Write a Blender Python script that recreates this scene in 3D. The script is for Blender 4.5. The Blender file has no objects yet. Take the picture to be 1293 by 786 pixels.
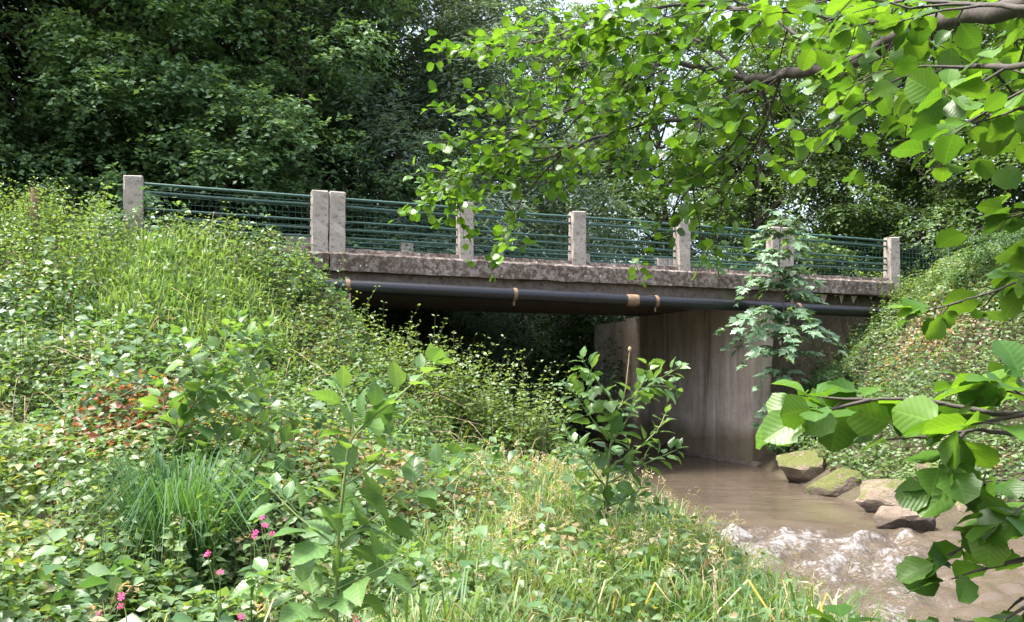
import bpy, bmesh, math, random
import numpy as np
from mathutils import Vector, Matrix

# ------------------------------------------------------------------ scene, camera, light
sc = bpy.context.scene
col = sc.collection
R = np.random.default_rng(7)
random.seed(7)
EYE = 1.84                      # camera height above the water
FPX = 1015.0
cam_d = bpy.data.cameras.new('camera')
cam = bpy.data.objects.new('camera', cam_d); col.objects.link(cam)
cam.location = (0, 0, EYE); cam.rotation_euler = (math.radians(90), 0, 0)
cam_d.sensor_width = 36; cam_d.lens = 36 * FPX / 1293
cam_d.shift_y = 79 / 1293
cam_d.clip_start = 0.05; cam_d.clip_end = 3000
sc.camera = cam

SUN_EL, SUN_AZ = math.radians(66), math.radians(-98)      # azimuth from +Y towards +X
w = bpy.data.worlds.new('World'); sc.world = w; w.use_nodes = True
nt = w.node_tree; bg = nt.nodes['Background']
sky = nt.nodes.new('ShaderNodeTexSky'); sky.sky_type = 'NISHITA'; sky.sun_disc = False
sky.sun_elevation = SUN_EL; sky.sun_rotation = SUN_AZ
sky.air_density = 1.0; sky.dust_density = 6.0; sky.ozone_density = 1.0
hs = nt.nodes.new('ShaderNodeHueSaturation'); hs.inputs['Saturation'].default_value = 0.75
nt.links.new(sky.outputs[0], hs.inputs['Color']); nt.links.new(hs.outputs[0], bg.inputs[0])
bg.inputs[1].default_value = 0.15
sd = bpy.data.lights.new('sun', 'SUN'); sd.energy = 2.7; sd.angle = math.radians(16); sd.color = (1, .97, .92)
sun = bpy.data.objects.new('sun', sd); col.objects.link(sun)
sv = Vector((math.sin(SUN_AZ) * math.cos(SUN_EL), math.cos(SUN_AZ) * math.cos(SUN_EL), math.sin(SUN_EL)))
sun.rotation_euler = sv.to_track_quat('Z', 'Y').to_euler(); sun.location = (0, 0, 30)
sc.view_settings.view_transform = 'Standard'; sc.view_settings.look = 'None'
sc.view_settings.exposure = 2.1; sc.view_settings.gamma = 1; sc.view_settings.use_curve_mapping = False
sc.cycles.max_bounces = 8; sc.cycles.transparent_max_bounces = 4

# ------------------------------------------------------------------ helpers
def at(px, py, Z):
    return np.array([(px - 646.5) / FPX * Z, Z, EYE + (472 - py) / FPX * Z])
def nrm(a):
    return a / np.maximum(np.linalg.norm(a, axis=-1, keepdims=True), 1e-9)
_T = R.random((64, 64, 16))
def noise(x, y, z=0.0, f=1.0, seed=0):
    x = np.asarray(x, float) * f + seed * 17.3; y = np.asarray(y, float) * f + seed * 7.7; z = np.asarray(z, float) * f + seed * 3.1
    x, y, z = np.broadcast_arrays(x, y, z)
    xi = np.floor(x).astype(int); yi = np.floor(y).astype(int); zi = np.floor(z).astype(int)
    fx = x - xi; fy = y - yi; fz = z - zi
    fx = fx*fx*(3-2*fx); fy = fy*fy*(3-2*fy); fz = fz*fz*(3-2*fz)
    def g(a, b, c): return _T[(xi+a) % 64, (yi+b) % 64, (zi+c) % 16]
    l0 = (g(0,0,0)*(1-fx)+g(1,0,0)*fx)*(1-fy)+(g(0,1,0)*(1-fx)+g(1,1,0)*fx)*fy
    l1 = (g(0,0,1)*(1-fx)+g(1,0,1)*fx)*(1-fy)+(g(0,1,1)*(1-fx)+g(1,1,1)*fx)*fy
    return l0*(1-fz)+l1*fz
def fbm(x, y, z=0.0, f=1.0, seed=0, o=3):
    s = 0; a = .5; t = 0
    for k in range(o):
        s = s + a*noise(x, y, z, f*2**k, seed+k); t += a; a *= .5
    return s/t
def smooth(a, b, x):
    t = np.clip((x-a)/(b-a), 0, 1); return t*t*(3-2*t)

def link(o, parent=None):
    col.objects.link(o)
    if parent is not None: o.parent = parent
    return o
def tag(o, label=None, cat=None, group=None, kind=None):
    if label: o['label'] = label
    if cat: o['category'] = cat
    if group: o['group'] = group
    if kind: o['kind'] = kind
    return o
def thing(name, label, cat, loc=(0, 0, 0), group=None, rz=0):
    o = bpy.data.objects.new(name, None); o.empty_display_size = .2
    o.location = loc; o.rotation_euler.z = rz
    link(o); return tag(o, label, cat, group)
def mesh(name, V, F, mat=None, smooth_=False, tint=None):
    """V (n,3); F (m,k) array of tris/quads or list of tuples"""
    me = bpy.data.meshes.new(name)
    V = np.asarray(V, np.float32)
    if isinstance(F, np.ndarray):
        m, k = F.shape
        me.vertices.add(len(V)); me.vertices.foreach_set('co', V.ravel())
        me.loops.add(m*k); me.loops.foreach_set('vertex_index', F.astype(np.int32).ravel())
        me.polygons.add(m); me.polygons.foreach_set('loop_start', np.arange(0, m*k, k, dtype=np.int32))
        me.polygons.foreach_set('loop_total', np.full(m, k, np.int32))
    else:
        me.from_pydata([tuple(map(float, v)) for v in V], [], [tuple(map(int, f)) for f in F])
    if tint is not None:
        a = me.attributes.new('tint', 'FLOAT_COLOR', 'POINT')
        c = np.ones((len(V), 4), np.float32); c[:, :3] = tint
        a.data.foreach_set('color', c.ravel())
    if smooth_: me.polygons.foreach_set('use_smooth', np.ones(len(me.polygons), bool))
    me.update(); me.validate()
    if mat: me.materials.append(mat)
    return me
def obj(name, me, parent=None, loc=(0, 0, 0), rot=None, scale=None):
    o = bpy.data.objects.new(name, me); link(o, parent); o.location = loc
    if rot is not None: o.rotation_euler = rot
    if scale is not None: o.scale = scale
    return o
def tube(pts, rad, n=6):
    pts = np.asarray(pts, float); m = len(pts); rad = np.broadcast_to(np.asarray(rad, float), (m,))
    tg = nrm(np.gradient(pts, axis=0))
    up = np.array([0, 0, 1.0]) if abs(tg[0][2]) < .9 else np.array([1.0, 0, 0])
    V = []
    for i in range(m):
        a = np.cross(tg[i], up); a /= max(np.linalg.norm(a), 1e-6); b = np.cross(tg[i], a)
        up = np.cross(a, tg[i])
        th = np.arange(n)*2*math.pi/n
        V.append(pts[i] + rad[i]*(np.cos(th)[:, None]*a + np.sin(th)[:, None]*b))
    V = np.concatenate(V)
    F = [[i*n+j, i*n+(j+1) % n, (i+1)*n+(j+1) % n, (i+1)*n+j] for i in range(m-1) for j in range(n)]
    # end fans as degenerate-free quads folded into triangles fans are skipped for thin twigs
    return V, np.array(F, int)
class MB:
    """collects quads of several shapes into one mesh"""
    def __init__(s): s.V = []; s.F = []; s.n = 0
    def add(s, V, F):
        s.V.append(V); s.F.append(F + s.n); s.n += len(V); return s
    def tube(s, pts, rad, n=6): return s.add(*tube(pts, rad, n))
    def build(s, name, mat, parent=None, base=(0, 0, 0), sm=True):
        me = mesh(name, np.concatenate(s.V) - np.asarray(base), np.concatenate(s.F), mat, sm)
        return obj(name, me, parent)
def spline(pts, k=6):
    p = np.asarray(pts, float); p = np.vstack([2*p[0]-p[1], p, 2*p[-1]-p[-2]]); out = []
    for i in range(1, len(p)-2):
        for t in np.linspace(0, 1, k, endpoint=False):
            out.append(.5*(2*p[i]+(p[i+1]-p[i-1])*t+(2*p[i-1]-5*p[i]+4*p[i+1]-p[i+2])*t*t+(3*p[i]-p[i-1]-3*p[i+1]+p[i+2])*t**3))
    out.append(p[-2]); return np.array(out)

# leaf templates: x across, y along, z normal
L2 = (np.array([[0,0,0],[-.32,.42,.07],[0,1,-.06],[.32,.42,.07]]), np.array([[0,3,2],[0,2,1]]))
L4 = (np.array([[0,0,0],[-.34,.36,.07],[.34,.36,.07],[0,.42,0],[0,1,-.12],[-.2,.74,.02],[.2,.74,.02]]),
      np.array([[0,2,3],[0,3,1],[1,3,5],[3,2,6],[3,6,4],[3,4,5]]))
LW = (np.array([[0,0,0],[-.13,.4,.03],[0,1,-.14],[.13,.4,.03]]), np.array([[0,3,2],[0,2,1]]))
def leaves(tmpl, P, D, N, S, C):
    """leaf per row: position, axis, normal hint, size, colour -> V, F, tint"""
    tv, tf = tmpl; k = len(tv)
    D = nrm(D); X = nrm(np.cross(D, N)); Nn = np.cross(X, D)
    V = P[:, None, :] + S[:, None, None]*(tv[None, :, 0:1]*X[:, None] + tv[None, :, 1:2]*D[:, None] + tv[None, :, 2:3]*Nn[:, None])
    F = tf[None] + (np.arange(len(P))*k)[:, None, None]
    return V.reshape(-1, 3), F.reshape(-1, 3), np.repeat(C, k, axis=0)
def rdir(n, up=0.0):
    a = R.normal(size=(n, 3)); a[:, 2] += up; return nrm(a)

# ------------------------------------------------------------------ materials
def newmat(name):
    m = bpy.data.materials.new(name); m.use_nodes = True
    t = m.node_tree; b = t.nodes['Principled BSDF']; return m, t, b
def nd(t, typ, **kw):
    n = t.nodes.new(typ)
    for k, v in kw.items():
        if k in n.inputs.keys(): n.inputs[k].default_value = v
        else: setattr(n, k, v)
    return n
def ramp(t, fac, stops):
    r = t.nodes.new('ShaderNodeValToRGB'); e = r.color_ramp.elements
    while len(e) < len(stops): e.new(.5)
    for i, (p, c) in enumerate(stops):
        e[i].position = p; e[i].color = (*c, 1) if len(c) == 3 else c
    t.links.new(fac, r.inputs[0]); return r.outputs[0]
def mix(t, fac, a, b, mode='MIX'):
    m = t.nodes.new('ShaderNodeMix'); m.data_type = 'RGBA'; m.blend_type = mode
    for s, v in ((m.inputs['Factor'], fac), (m.inputs['A'], a), (m.inputs['B'], b)):
        if isinstance(v, (int, float)): s.default_value = v
        elif isinstance(v, tuple): s.default_value = (*v, 1)
        else: t.links.new(v, s)
    return m.outputs['Result']
def coords(t, scale=(1, 1, 1)):
    c = t.nodes.new('ShaderNodeTexCoord'); mp = t.nodes.new('ShaderNodeMapping')
    mp.inputs['Scale'].default_value = scale; t.links.new(c.outputs['Object'], mp.inputs[0]); return mp.outputs[0]
def ntex(t, co, scale, detail=4, rough=.6):
    n = t.nodes.new('ShaderNodeTexNoise'); n.inputs['Scale'].default_value = scale
    n.inputs['Detail'].default_value = detail; n.inputs['Roughness'].default_value = rough
    if co is not None: t.links.new(co, n.inputs['Vector'])
    return n.outputs['Fac']
def bump(t, h, b, strength=.4, dist=.02):
    n = t.nodes.new('ShaderNodeBump'); n.inputs['Strength'].default_value = strength; n.inputs['Distance'].default_value = dist
    t.links.new(h, n.inputs['Height']); t.links.new(n.outputs[0], b.inputs['Normal'])

def leafmat(name, color=None, var=None, trans=.35, rough=.45, spec=.4, objcol=False, veins=False):
    """thin leaf: diffuse + gloss + translucency; colour from 'tint', or two colours by object random"""
    m, t, b = newmat(name); out = t.nodes['Material Output']
    if color is None:
        a = nd(t, 'ShaderNodeAttribute', attribute_name='tint'); c = a.outputs['Color']
        if objcol:
            oi = t.nodes.new('ShaderNodeObjectInfo'); c = mix(t, 1.0, c, oi.outputs['Color'], 'MULTIPLY')
    else:
        oi = t.nodes.new('ShaderNodeObjectInfo'); c = mix(t, oi.outputs['Random'], color, var)
    if veins:
        co = coords(t, (1, 1, 1)); n0_ = ntex(t, co, 9, 3)
        sx = t.nodes.new('ShaderNodeSeparateXYZ'); t.links.new(co, sx.inputs[0])
        def mth(op, a_, b_):
            q = t.nodes.new('ShaderNodeMath'); q.operation = op
            for i_, v_ in enumerate((a_, b_)):
                if v_ is None: continue
                if isinstance(v_, (int, float)): q.inputs[i_].default_value = v_
                else: t.links.new(v_, q.inputs[i_])
            return q.outputs[0]
        ax = mth('ABSOLUTE', sx.outputs['X'], None); vv = mth('SUBTRACT', sx.outputs['Y'], mth('MULTIPLY', ax, .75))
        tri = mth('PINGPONG', mth('MULTIPLY', vv, 7.0), .5)                       # side veins
        side = mth('MULTIPLY', tri, 2.0); midv = mth('MINIMUM', mth('MULTIPLY', ax, 22.0), 1.0)
        n = mth('MULTIPLY', mth('MINIMUM', mth('MULTIPLY_ADD' if False else 'ADD', mth('MULTIPLY', side, .8), mth('MULTIPLY', n0_, .5)), 1.0), midv)
        c = mix(t, 1.0, c, ramp(t, n, [(.1, (1.25, 1.2, 1.15)), (.4, (1, 1, 1)), (.9, (.9, .94, .92))]), 'MULTIPLY')
        bump(t, n, b, .08, .02)
    t.links.new(c, b.inputs['Base Color'])
    b.inputs['Roughness'].default_value = rough; b.inputs['Specular IOR Level'].default_value = spec
    tr = t.nodes.new('ShaderNodeBsdfTranslucent')
    tc = mix(t, 1.0, c, (1.75, 1.65, .62), 'MULTIPLY'); t.links.new(tc, tr.inputs['Color'])
    ms = t.nodes.new('ShaderNodeMixShader'); ms.inputs[0].default_value = trans
    t.links.new(b.outputs[0], ms.inputs[1]); t.links.new(tr.outputs[0], ms.inputs[2]); t.links.new(ms.outputs[0], out.inputs['Surface'])
    return m
def plainmat(name, c1, c2, scale=8, rough=.85, bs=.4, zs=1.0):
    m, t, b = newmat(name); co = coords(t, (1, 1, zs)); n = ntex(t, co, scale, 5)
    t.links.new(ramp(t, n, [(.3, c1), (.7, c2)]), b.inputs['Base Color']); b.inputs['Roughness'].default_value = rough
    bump(t, n, b, bs, .02); return m

M = {}
M['leaf'] = leafmat('leaf_tinted', trans=.38, rough=.42, spec=.45)
M['tree_leaf'] = leafmat('tree_leaf', trans=.3, rough=.5, spec=.35, objcol=True)
M['grass'] = leafmat('grass_blade', trans=.4, rough=.5, spec=.3)
M['alder_leaf'] = leafmat('alder_leaf', (.035, .095, .014), (.10, .20, .024), trans=.42, rough=.38, spec=.4, veins=True)
M['balsam_leaf'] = leafmat('balsam_leaf', (.075, .155, .05), (.14, .24, .075), trans=.35, rough=.34, spec=.5, veins=True)
M['sycamore_leaf'] = leafmat('sycamore_leaf', (.085, .16, .085), (.13, .215, .12), trans=.25, rough=.4, spec=.5)
M['bark'] = plainmat('bark', (.035, .028, .02), (.11, .09, .065), 14, .9, .6, .3)
M['twig'] = plainmat('twig_bark', (.022, .018, .014), (.05, .04, .03), 30, .8, .3)
M['green_stem'] = plainmat('green_stem', (.10, .16, .04), (.16, .2, .07), 20, .5, .1)
M['dry_stem'] = plainmat('dry_stem', (.28, .2, .12), (.4, .3, .18), 20, .8, .2)
M['pink'] = leafmat('pink_petal', (.55, .06, .24), (.65, .12, .33), trans=.35, rough=.6, spec=.2)

def concrete(name, base1, base2, moss=.5, streak=False, lichen=True):
    m, t, b = newmat(name)
    co = coords(t); n1 = ntex(t, co, 3.0, 6, .65); n2 = ntex(t, co, 22, 5, .7)
    c = ramp(t, n1, [(.25, base1), (.75, base2)])
    c = mix(t, .35, c, ramp(t, n2, [(.3, (.45, .42, .4)), (.65, (1, 1, 1))]), 'MULTIPLY')
    if streak:
        cs = coords(t, (2.0, 2.0, .18)); ns = ntex(t, cs, 1.6, 5, .6)
        c = mix(t, .85, c, ramp(t, ns, [(.3, (.34, .29, .25)), (.42, (.84, .79, .74)), (.6, (1, .97, .94)), (.7, (1.4, 1.4, 1.4))]), 'MULTIPLY')
        cs2 = coords(t, (4.5, 4.5, .45)); ns2 = ntex(t, cs2, 1.5, 4, .6)
        c = mix(t, .4, c, ramp(t, ns2, [(.34, (.45, .4, .36)), (.48, (1, 1, 1))]), 'MULTIPLY')
    if streak:
        nb_ = ntex(t, co, 1.1, 6, .7); c = mix(t, .5, c, ramp(t, nb_, [(.32, (.55, .48, .42)), (.5, (.85, .82, .78)), (.66, (1.15, 1.13, 1.12))]), 'MULTIPLY')
        sz_ = t.nodes.new('ShaderNodeSeparateXYZ'); t.links.new(coords(t), sz_.inputs[0])
        gz_ = t.nodes.new('ShaderNodeMath'); gz_.operation = 'MULTIPLY_ADD'; t.links.new(nb_, gz_.inputs[0]); gz_.inputs[1].default_value = -1.0; t.links.new(sz_.outputs['Z'], gz_.inputs[2])
        c = mix(t, ramp(t, gz_.outputs[0], [(.0, (.75, .75, .75)), (.35, (0, 0, 0))]), c, (.11, .085, .035))
    if moss:
        n3 = ntex(t, co, 11, 8, .8)
        f = ramp(t, n3, [(.51 - .1*moss, (0, 0, 0)), (.64 - .1*moss, (.95, .95, .95))])
        c = mix(t, f, c, mix(t, n2, (.035, .022, .018), (.10, .07, .045)))
    if lichen:
        v = t.nodes.new('ShaderNodeTexVoronoi'); v.inputs['Scale'].default_value = 7; t.links.new(co, v.inputs['Vector'])
        v.inputs['Randomness'].default_value = 1
        a = t.nodes.new('ShaderNodeMath'); a.operation = 'ADD'; t.links.new(v.outputs['Distance'], a.inputs[0])
        mm = t.nodes.new('ShaderNodeMath'); mm.operation = 'MULTIPLY'; mm.inputs[1].default_value = .35
        t.links.new(n2, mm.inputs[0]); t.links.new(mm.outputs[0], a.inputs[1])
        c = mix(t, ramp(t, a.outputs[0], [(.24, (1, 1, 1)), (.30, (0, 0, 0))]), c, (.52, .5, .43))
    t.links.new(c, b.inputs['Base Color']); b.inputs['Roughness'].default_value = .92
    b.inputs['Specular IOR Level'].default_value = .2
    bump(t, n2, b, .5, .02); return m
M['post'] = concrete('post_concrete', (.30, .26, .225), (.46, .41, .365), moss=-.05)
M['beam'] = concrete('beam_concrete', (.21, .18, .16), (.38, .33, .30), moss=1.0)
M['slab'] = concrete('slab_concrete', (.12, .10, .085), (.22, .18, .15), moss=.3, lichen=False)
M['wall'] = concrete('wall_concrete', (.56, .49, .44), (.7, .63, .58), moss=0, streak=True, lichen=False)
def metal(name, c1, c2, rough=.4):
    m, t, b = newmat(name); co = coords(t); n = ntex(t, co, 25, 4)
    t.links.new(ramp(t, n, [(.35, c1), (.7, c2)]), b.inputs['Base Color']); b.inputs['Roughness'].default_value = rough
    return m
M['rail'] = metal('green_rail_paint', (.02, .065, .055), (.05, .11, .09), .38)
M['wire'] = metal('green_wire', (.02, .07, .06), (.05, .12, .10), .45)
M['pipe'] = metal('black_pipe', (.006, .0065, .009), (.016, .016, .02), .34)
M['rust'] = plainmat('rust', (.09, .045, .025), (.24, .15, .09), 30, .85, .3)
M['tan'] = plainmat('tan_tape', (.12, .075, .04), (.22, .15, .085), 20, .7, .2)
M['asphalt'] = plainmat('asphalt', (.035, .035, .037), (.065, .063, .06), 30, .9, .3)
M['wood'] = plainmat('fence_wood', (.16, .09, .06), (.3, .19, .13), 14, .9, .3, .2)
# soil
m, t, b = newmat('bank_soil'); co = coords(t); n = ntex(t, co, 2.2, 8, .7); n2 = ntex(t, co, 26, 5, .7)
c = ramp(t, n, [(.35, (.045, .032, .02)), (.5, (.06, .05, .025)), (.7, (.085, .065, .042))])
c = mix(t, .5, c, ramp(t, n2, [(.3, (.4, .4, .4)), (.7, (1.2, 1.2, 1.2))]), 'MULTIPLY')
t.links.new(c, b.inputs['Base Color']); b.inputs['Roughness'].default_value = .95; bump(t, n2, b, .8, .05); M['soil'] = m
# rock
m, t, b = newmat('stone'); co = coords(t); n = ntex(t, co, 4, 8, .7); n2 = ntex(t, co, 24, 6, .7)
c = ramp(t, n, [(.3, (.10, .07, .05)), (.55, (.2, .155, .115)), (.75, (.33, .27, .215))])
c = mix(t, .5, c, ramp(t, n2, [(.3, (.45, .42, .4)), (.65, (1.1, 1.1, 1.1))]), 'MULTIPLY')
g = t.nodes.new('ShaderNodeNewGeometry'); sp = t.nodes.new('ShaderNodeSeparateXYZ'); t.links.new(g.outputs['Normal'], sp.inputs[0])
ma = t.nodes.new('ShaderNodeMath'); ma.operation = 'MULTIPLY_ADD'; t.links.new(sp.outputs['Z'], ma.inputs[0]); ma.inputs[1].default_value = .45
nm_ = ntex(t, co, 7, 6, .7); t.links.new(nm_, ma.inputs[2])
oi = t.nodes.new('ShaderNodeObjectInfo'); so = t.nodes.new('ShaderNodeSeparateColor'); t.links.new(oi.outputs['Color'], so.inputs[0])
ms_ = t.nodes.new('ShaderNodeMath'); ms_.operation = 'SUBTRACT'; t.links.new(ma.outputs[0], ms_.inputs[0]); t.links.new(so.outputs[0], ms_.inputs[1])
f = ramp(t, ms_.outputs[0], [(.36, (0, 0, 0)), (.46, (1, 1, 1))])
c = mix(t, f, c, mix(t, n2, (.04, .05, .012), (.14, .15, .03)))
sw = t.nodes.new('ShaderNodeSeparateXYZ'); t.links.new(g.outputs['Position'], sw.inputs[0])
mw = t.nodes.new('ShaderNodeMath'); mw.operation = 'MULTIPLY_ADD'; t.links.new(n, mw.inputs[0]); mw.inputs[1].default_value = -.15; t.links.new(sw.outputs['Z'], mw.inputs[2])
c = mix(t, 1.0, c, ramp(t, mw.outputs[0], [(.02, (.35, .33, .3)), (.07, (1, 1, 1))]), 'MULTIPLY')   # wet band at the waterline
t.links.new(c, b.inputs['Base Color']); b.inputs['Roughness'].default_value = .85; bump(t, n2, b, .9, .06); M['rock'] = m
# water
m, t, b = newmat('muddy_water'); co = coords(t); n = ntex(t, co, 1.2, 4)
c = ramp(t, n, [(.3, (.058, .045, .033)), (.7, (.085, .066, .048))])
fo = nd(t, 'ShaderNodeAttribute', attribute_name='tint'); sf = t.nodes.new('ShaderNodeSeparateColor'); t.links.new(fo.outputs['Color'], sf.inputs[0])
cf = coords(t, (1.1, .6, 1)); nf = ntex(t, cf, 17, 5, .75)
mf = t.nodes.new('ShaderNodeMath'); mf.operation = 'MULTIPLY'; t.links.new(sf.outputs[0], mf.inputs[0]); t.links.new(nf, mf.inputs[1])
ff = ramp(t, mf.outputs[0], [(.35, (0, 0, 0)), (.52, (.8, .8, .8))])
c = mix(t, ff, c, (.27, .265, .275))  # pale streaks: foam plus sky glints painted into the water colour
t.links.new(c, b.inputs['Base Color']); b.inputs['IOR'].default_value = 1.33
rr = ramp(t, ff, [(0, (.05, .05, .05)), (1, (.28, .28, .28))]); t.links.new(rr, b.inputs['Roughness'])
nb = ntex(t, coords(t, (1, 1.6, 1)), 14, 4, .6); bump(t, nb, b, .22, .02)
bn = b.inputs['Normal'].links[0].from_node; bn.inputs['Distance'].default_value = .05
t.links.new(ramp(t, sf.outputs[0], [(0, (.07, .07, .07)), (.7, (.75, .75, .75))]), bn.inputs['Strength']); M['water'] = m

# ------------------------------------------------------------------ bridge frame
BO = np.array([-5.54, 12.1]); BE = np.array([.9335, .3585]); BN = np.array([-.3585, .9335]); BROT = math.atan2(.3585, .9335)
def B(s, d, z):
    s, d, z = np.broadcast_arrays(np.asarray(s, float), np.asarray(d, float), np.asarray(z, float))
    return np.stack([BO[0]+BE[0]*s+BN[0]*d, BO[1]+BE[1]*s+BN[1]*d, z], -1)
def toB(x, y):
    return (x-BO[0])*BE[0]+(y-BO[1])*BE[1], (x-BO[0])*BN[0]+(y-BO[1])*BN[1]
WID = 4.3; S_L, S_R = 3.1, 11.08

# ------------------------------------------------------------------ terrain
cp = [  # left bank
 (-2.55,4,.45),(-3.2,5,.6),(-3.95,6.2,.88),(-4.84,7.6,1.4),(-5.7,9,1.95),(-6.7,10.5,2.85),(-7.45,11.7,3.6),(-9,12,3.85),(-8,9,2.6),(-12,10,3.7),
 (-5,4,.9),(-8,6,1.8),(-1.98,4.5,.42),(-2.64,6,.7),(-3.3,7.6,1.2),(-4.2,9.5,2.15),(-5.1,11.5,3.45),(-1.04,4.3,.35),(-1.39,5.7,.38),
 (-1.75,7.2,.62),(-2.3,9.5,1.2),(-2.9,11.6,2.3),(-3.4,12.4,3.2),(-.28,6.2,.3),(-.39,8.5,.45),(-.5,11,.65),(-.7,13,.6),(-1.6,12.2,1.2),
 (0,0,.3),(-3,0,.4),(-8,0,.8),(3,0,.3),(3,-6,.3),(-3,-6,.5),(1.15,6,.3),(1.0,8,.28),(.75,10,.25),(.5,12,.22),(.1,15,.25),(-1.2,15,.3),(-1.0,18,.5),(1.6,3.5,.28),
 (2.0,6,.0),(1.68,8,.0),(1.5,9.5,.0),(1.25,11,.0),(.95,14,.0),(.2,17,.0),(-.6,20,.0),(2.25,4,.0),(3.6,.3,.05),
 (3.6,6.5,-.7),(3.3,9,-.7),(3.1,11,-.6),(2.9,14,-.6),(3.2,5.2,-.5),(4.6,6,-.8),(4.8,8,-.6),(4.2,9.5,-.6),(4.2,15.9,-.5),(3.9,17.6,-.5),(3.3,20,-.4),(4.4,14.6,-.3),(4.3,4,-.6),(6.2,6.5,-.5),(4.0,12.5,-.5),(2.2,17.5,-.5),(1.2,21,-.5),(-.3,25,-.5),(-2,30,-.5),(5.2,4,-.5),(6.5,2,-.5),
 (4.75,12,0),(4.85,14.5,.1),(4.9,10.6,0),(5.4,9.4,0),(6.4,8.2,0),(8,6.8,0),(11,4.5,0),(14,2,0),
 (5.4,14.5,.7),(6,13,1.0),(7,11,.9),(8,9.5,1.0),(10,7.5,.9),(6.5,14.8,1.7),(7.2,13.2,1.9),(8.3,13,2.4),(8,15.8,3.1),(9.2,15,3.4),(9.5,12.5,2.8),(11,11,2.9),(12,14,3.7),(15,11,3.7),(15,8,2.6),
 (14,18,3.7),(18,22,3.7),(12,22,3.6),(8,21,3.2),(5.5,20,2.0),(4.0,19,.6),(3.0,22,.4),(5,24,2.2),(1.8,27,.6),(4,30,2.5),(10,30,3.5),
 (-3.5,18,1.6),(-5.2,17.5,3.2),(-3,22,.8),(-6,22,3),(-5,27,1),(-9,25,3.6),(-9,17,3.65),(-14,15,3.7),(-14,22,3.8),(-20,12,3.8),(-20,30,3.8),(20,30,3.8),(25,15,3.8),(0,36,2.5),(-12,36,3.6),(12,38,3.6)]
cp = np.array(cp, float)
def tps(a, b):
    d2 = (a[:, None, 0]-b[None, :, 0])**2+(a[:, None, 1]-b[None, :, 1])**2
    return .5*d2*np.log(d2+1e-9)
n_ = len(cp); A = np.zeros((n_+3, n_+3)); A[:n_, :n_] = tps(cp, cp) + np.eye(n_)*.02
A[:n_, n_] = 1; A[:n_, n_+1:] = cp[:, :2]; A[n_:, :n_] = A[:n_, n_:].T
wt = np.linalg.solve(A, np.concatenate([cp[:, 2], [0, 0, 0]]))
def rbf(x, y):
    q = np.stack([x.ravel(), y.ravel()], 1); out = np.empty(len(q))
    for i in range(0, len(q), 20000):
        k = q[i:i+20000]; out[i:i+20000] = tps(k, cp) @ wt[:n_] + wt[n_] + k @ wt[n_+1:]
    return out.reshape(x.shape)
def height_exact(x, y):
    h = rbf(np.clip(x, -22, 26), np.clip(y, -7, 40))
    far = smooth(18, 30, np.maximum(np.abs(x), np.abs(y-14)))
    h = h*(1-far) + 3.7*far
    h = np.clip(h, -.6, 4.1)
    h = h + (fbm(x, y, 0, 1.3, 3)-.5)*.12*smooth(-.1, .3, h)
    s, d = toB(x, y)
    inside = smooth(-.25, .05, d)*(1-smooth(WID+.1, WID+.6, d))
    side = np.maximum(1-smooth(S_L-.5, S_L-.3, s), smooth(S_R+.3, S_R+.5, s))
    h = np.maximum(h, -2+5.62*inside*side)
    # keep the ground clear under the deck
    und = smooth(S_L-.2, S_L, s)*(1-smooth(S_R, S_R+.2, s))*smooth(-.3, 0, d)*(1-smooth(WID, WID+.4, d))
    h = h*(1-und) + np.minimum(h, 1.0)*und
    # the road corridor itself
    cor = inside*side
    return np.where(cor > .5, np.minimum(h, 3.62), h)
def axis(lo, hi, st, far):
    a = list(np.arange(lo, hi+1e-6, st)); g = st
    while a[-1] < far: g *= 1.35; a.append(a[-1]+g)
    g = st
    while a[0] > -far: g *= 1.35; a.insert(0, a[0]-g)
    return np.array(a)
gx = axis(-13, 13, .15, 900); gy = axis(-1, 27, .15, 900)
GX, GY = np.meshgrid(gx, gy); GZ = height_exact(GX, GY)
nx, ny = len(gx), len(gy)
idx = np.arange(nx*ny).reshape(ny, nx)
Fq = np.stack([idx[:-1, :-1], idx[:-1, 1:], idx[1:, 1:], idx[1:, :-1]], -1).reshape(-1, 4)
gr = obj('ground', mesh('ground', np.stack([GX, GY, GZ], -1).reshape(-1, 3), Fq, M['soil'], True))
tag(gr, 'brown soil banks sloping down to the stream', kind='structure')
def H(x, y):
    i = np.clip(np.searchsorted(gx, x)-1, 0, nx-2); j = np.clip(np.searchsorted(gy, y)-1, 0, ny-2)
    fx = (x-gx[i])/(gx[i+1]-gx[i]); fy = (y-gy[j])/(gy[j+1]-gy[j])
    return (GZ[j, i]*(1-fx)+GZ[j, i+1]*fx)*(1-fy)+(GZ[j+1, i]*(1-fx)+GZ[j+1, i+1]*fx)*fy
def Hn(x, y, e=.15):
    return nrm(np.stack([-(H(x+e, y)-H(x-e, y))/(2*e), -(H(x, y+e)-H(x, y-e))/(2*e), np.ones_like(x)], -1))
def h1(x, y): return float(H(np.array([x]), np.array([y]))[0])

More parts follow.
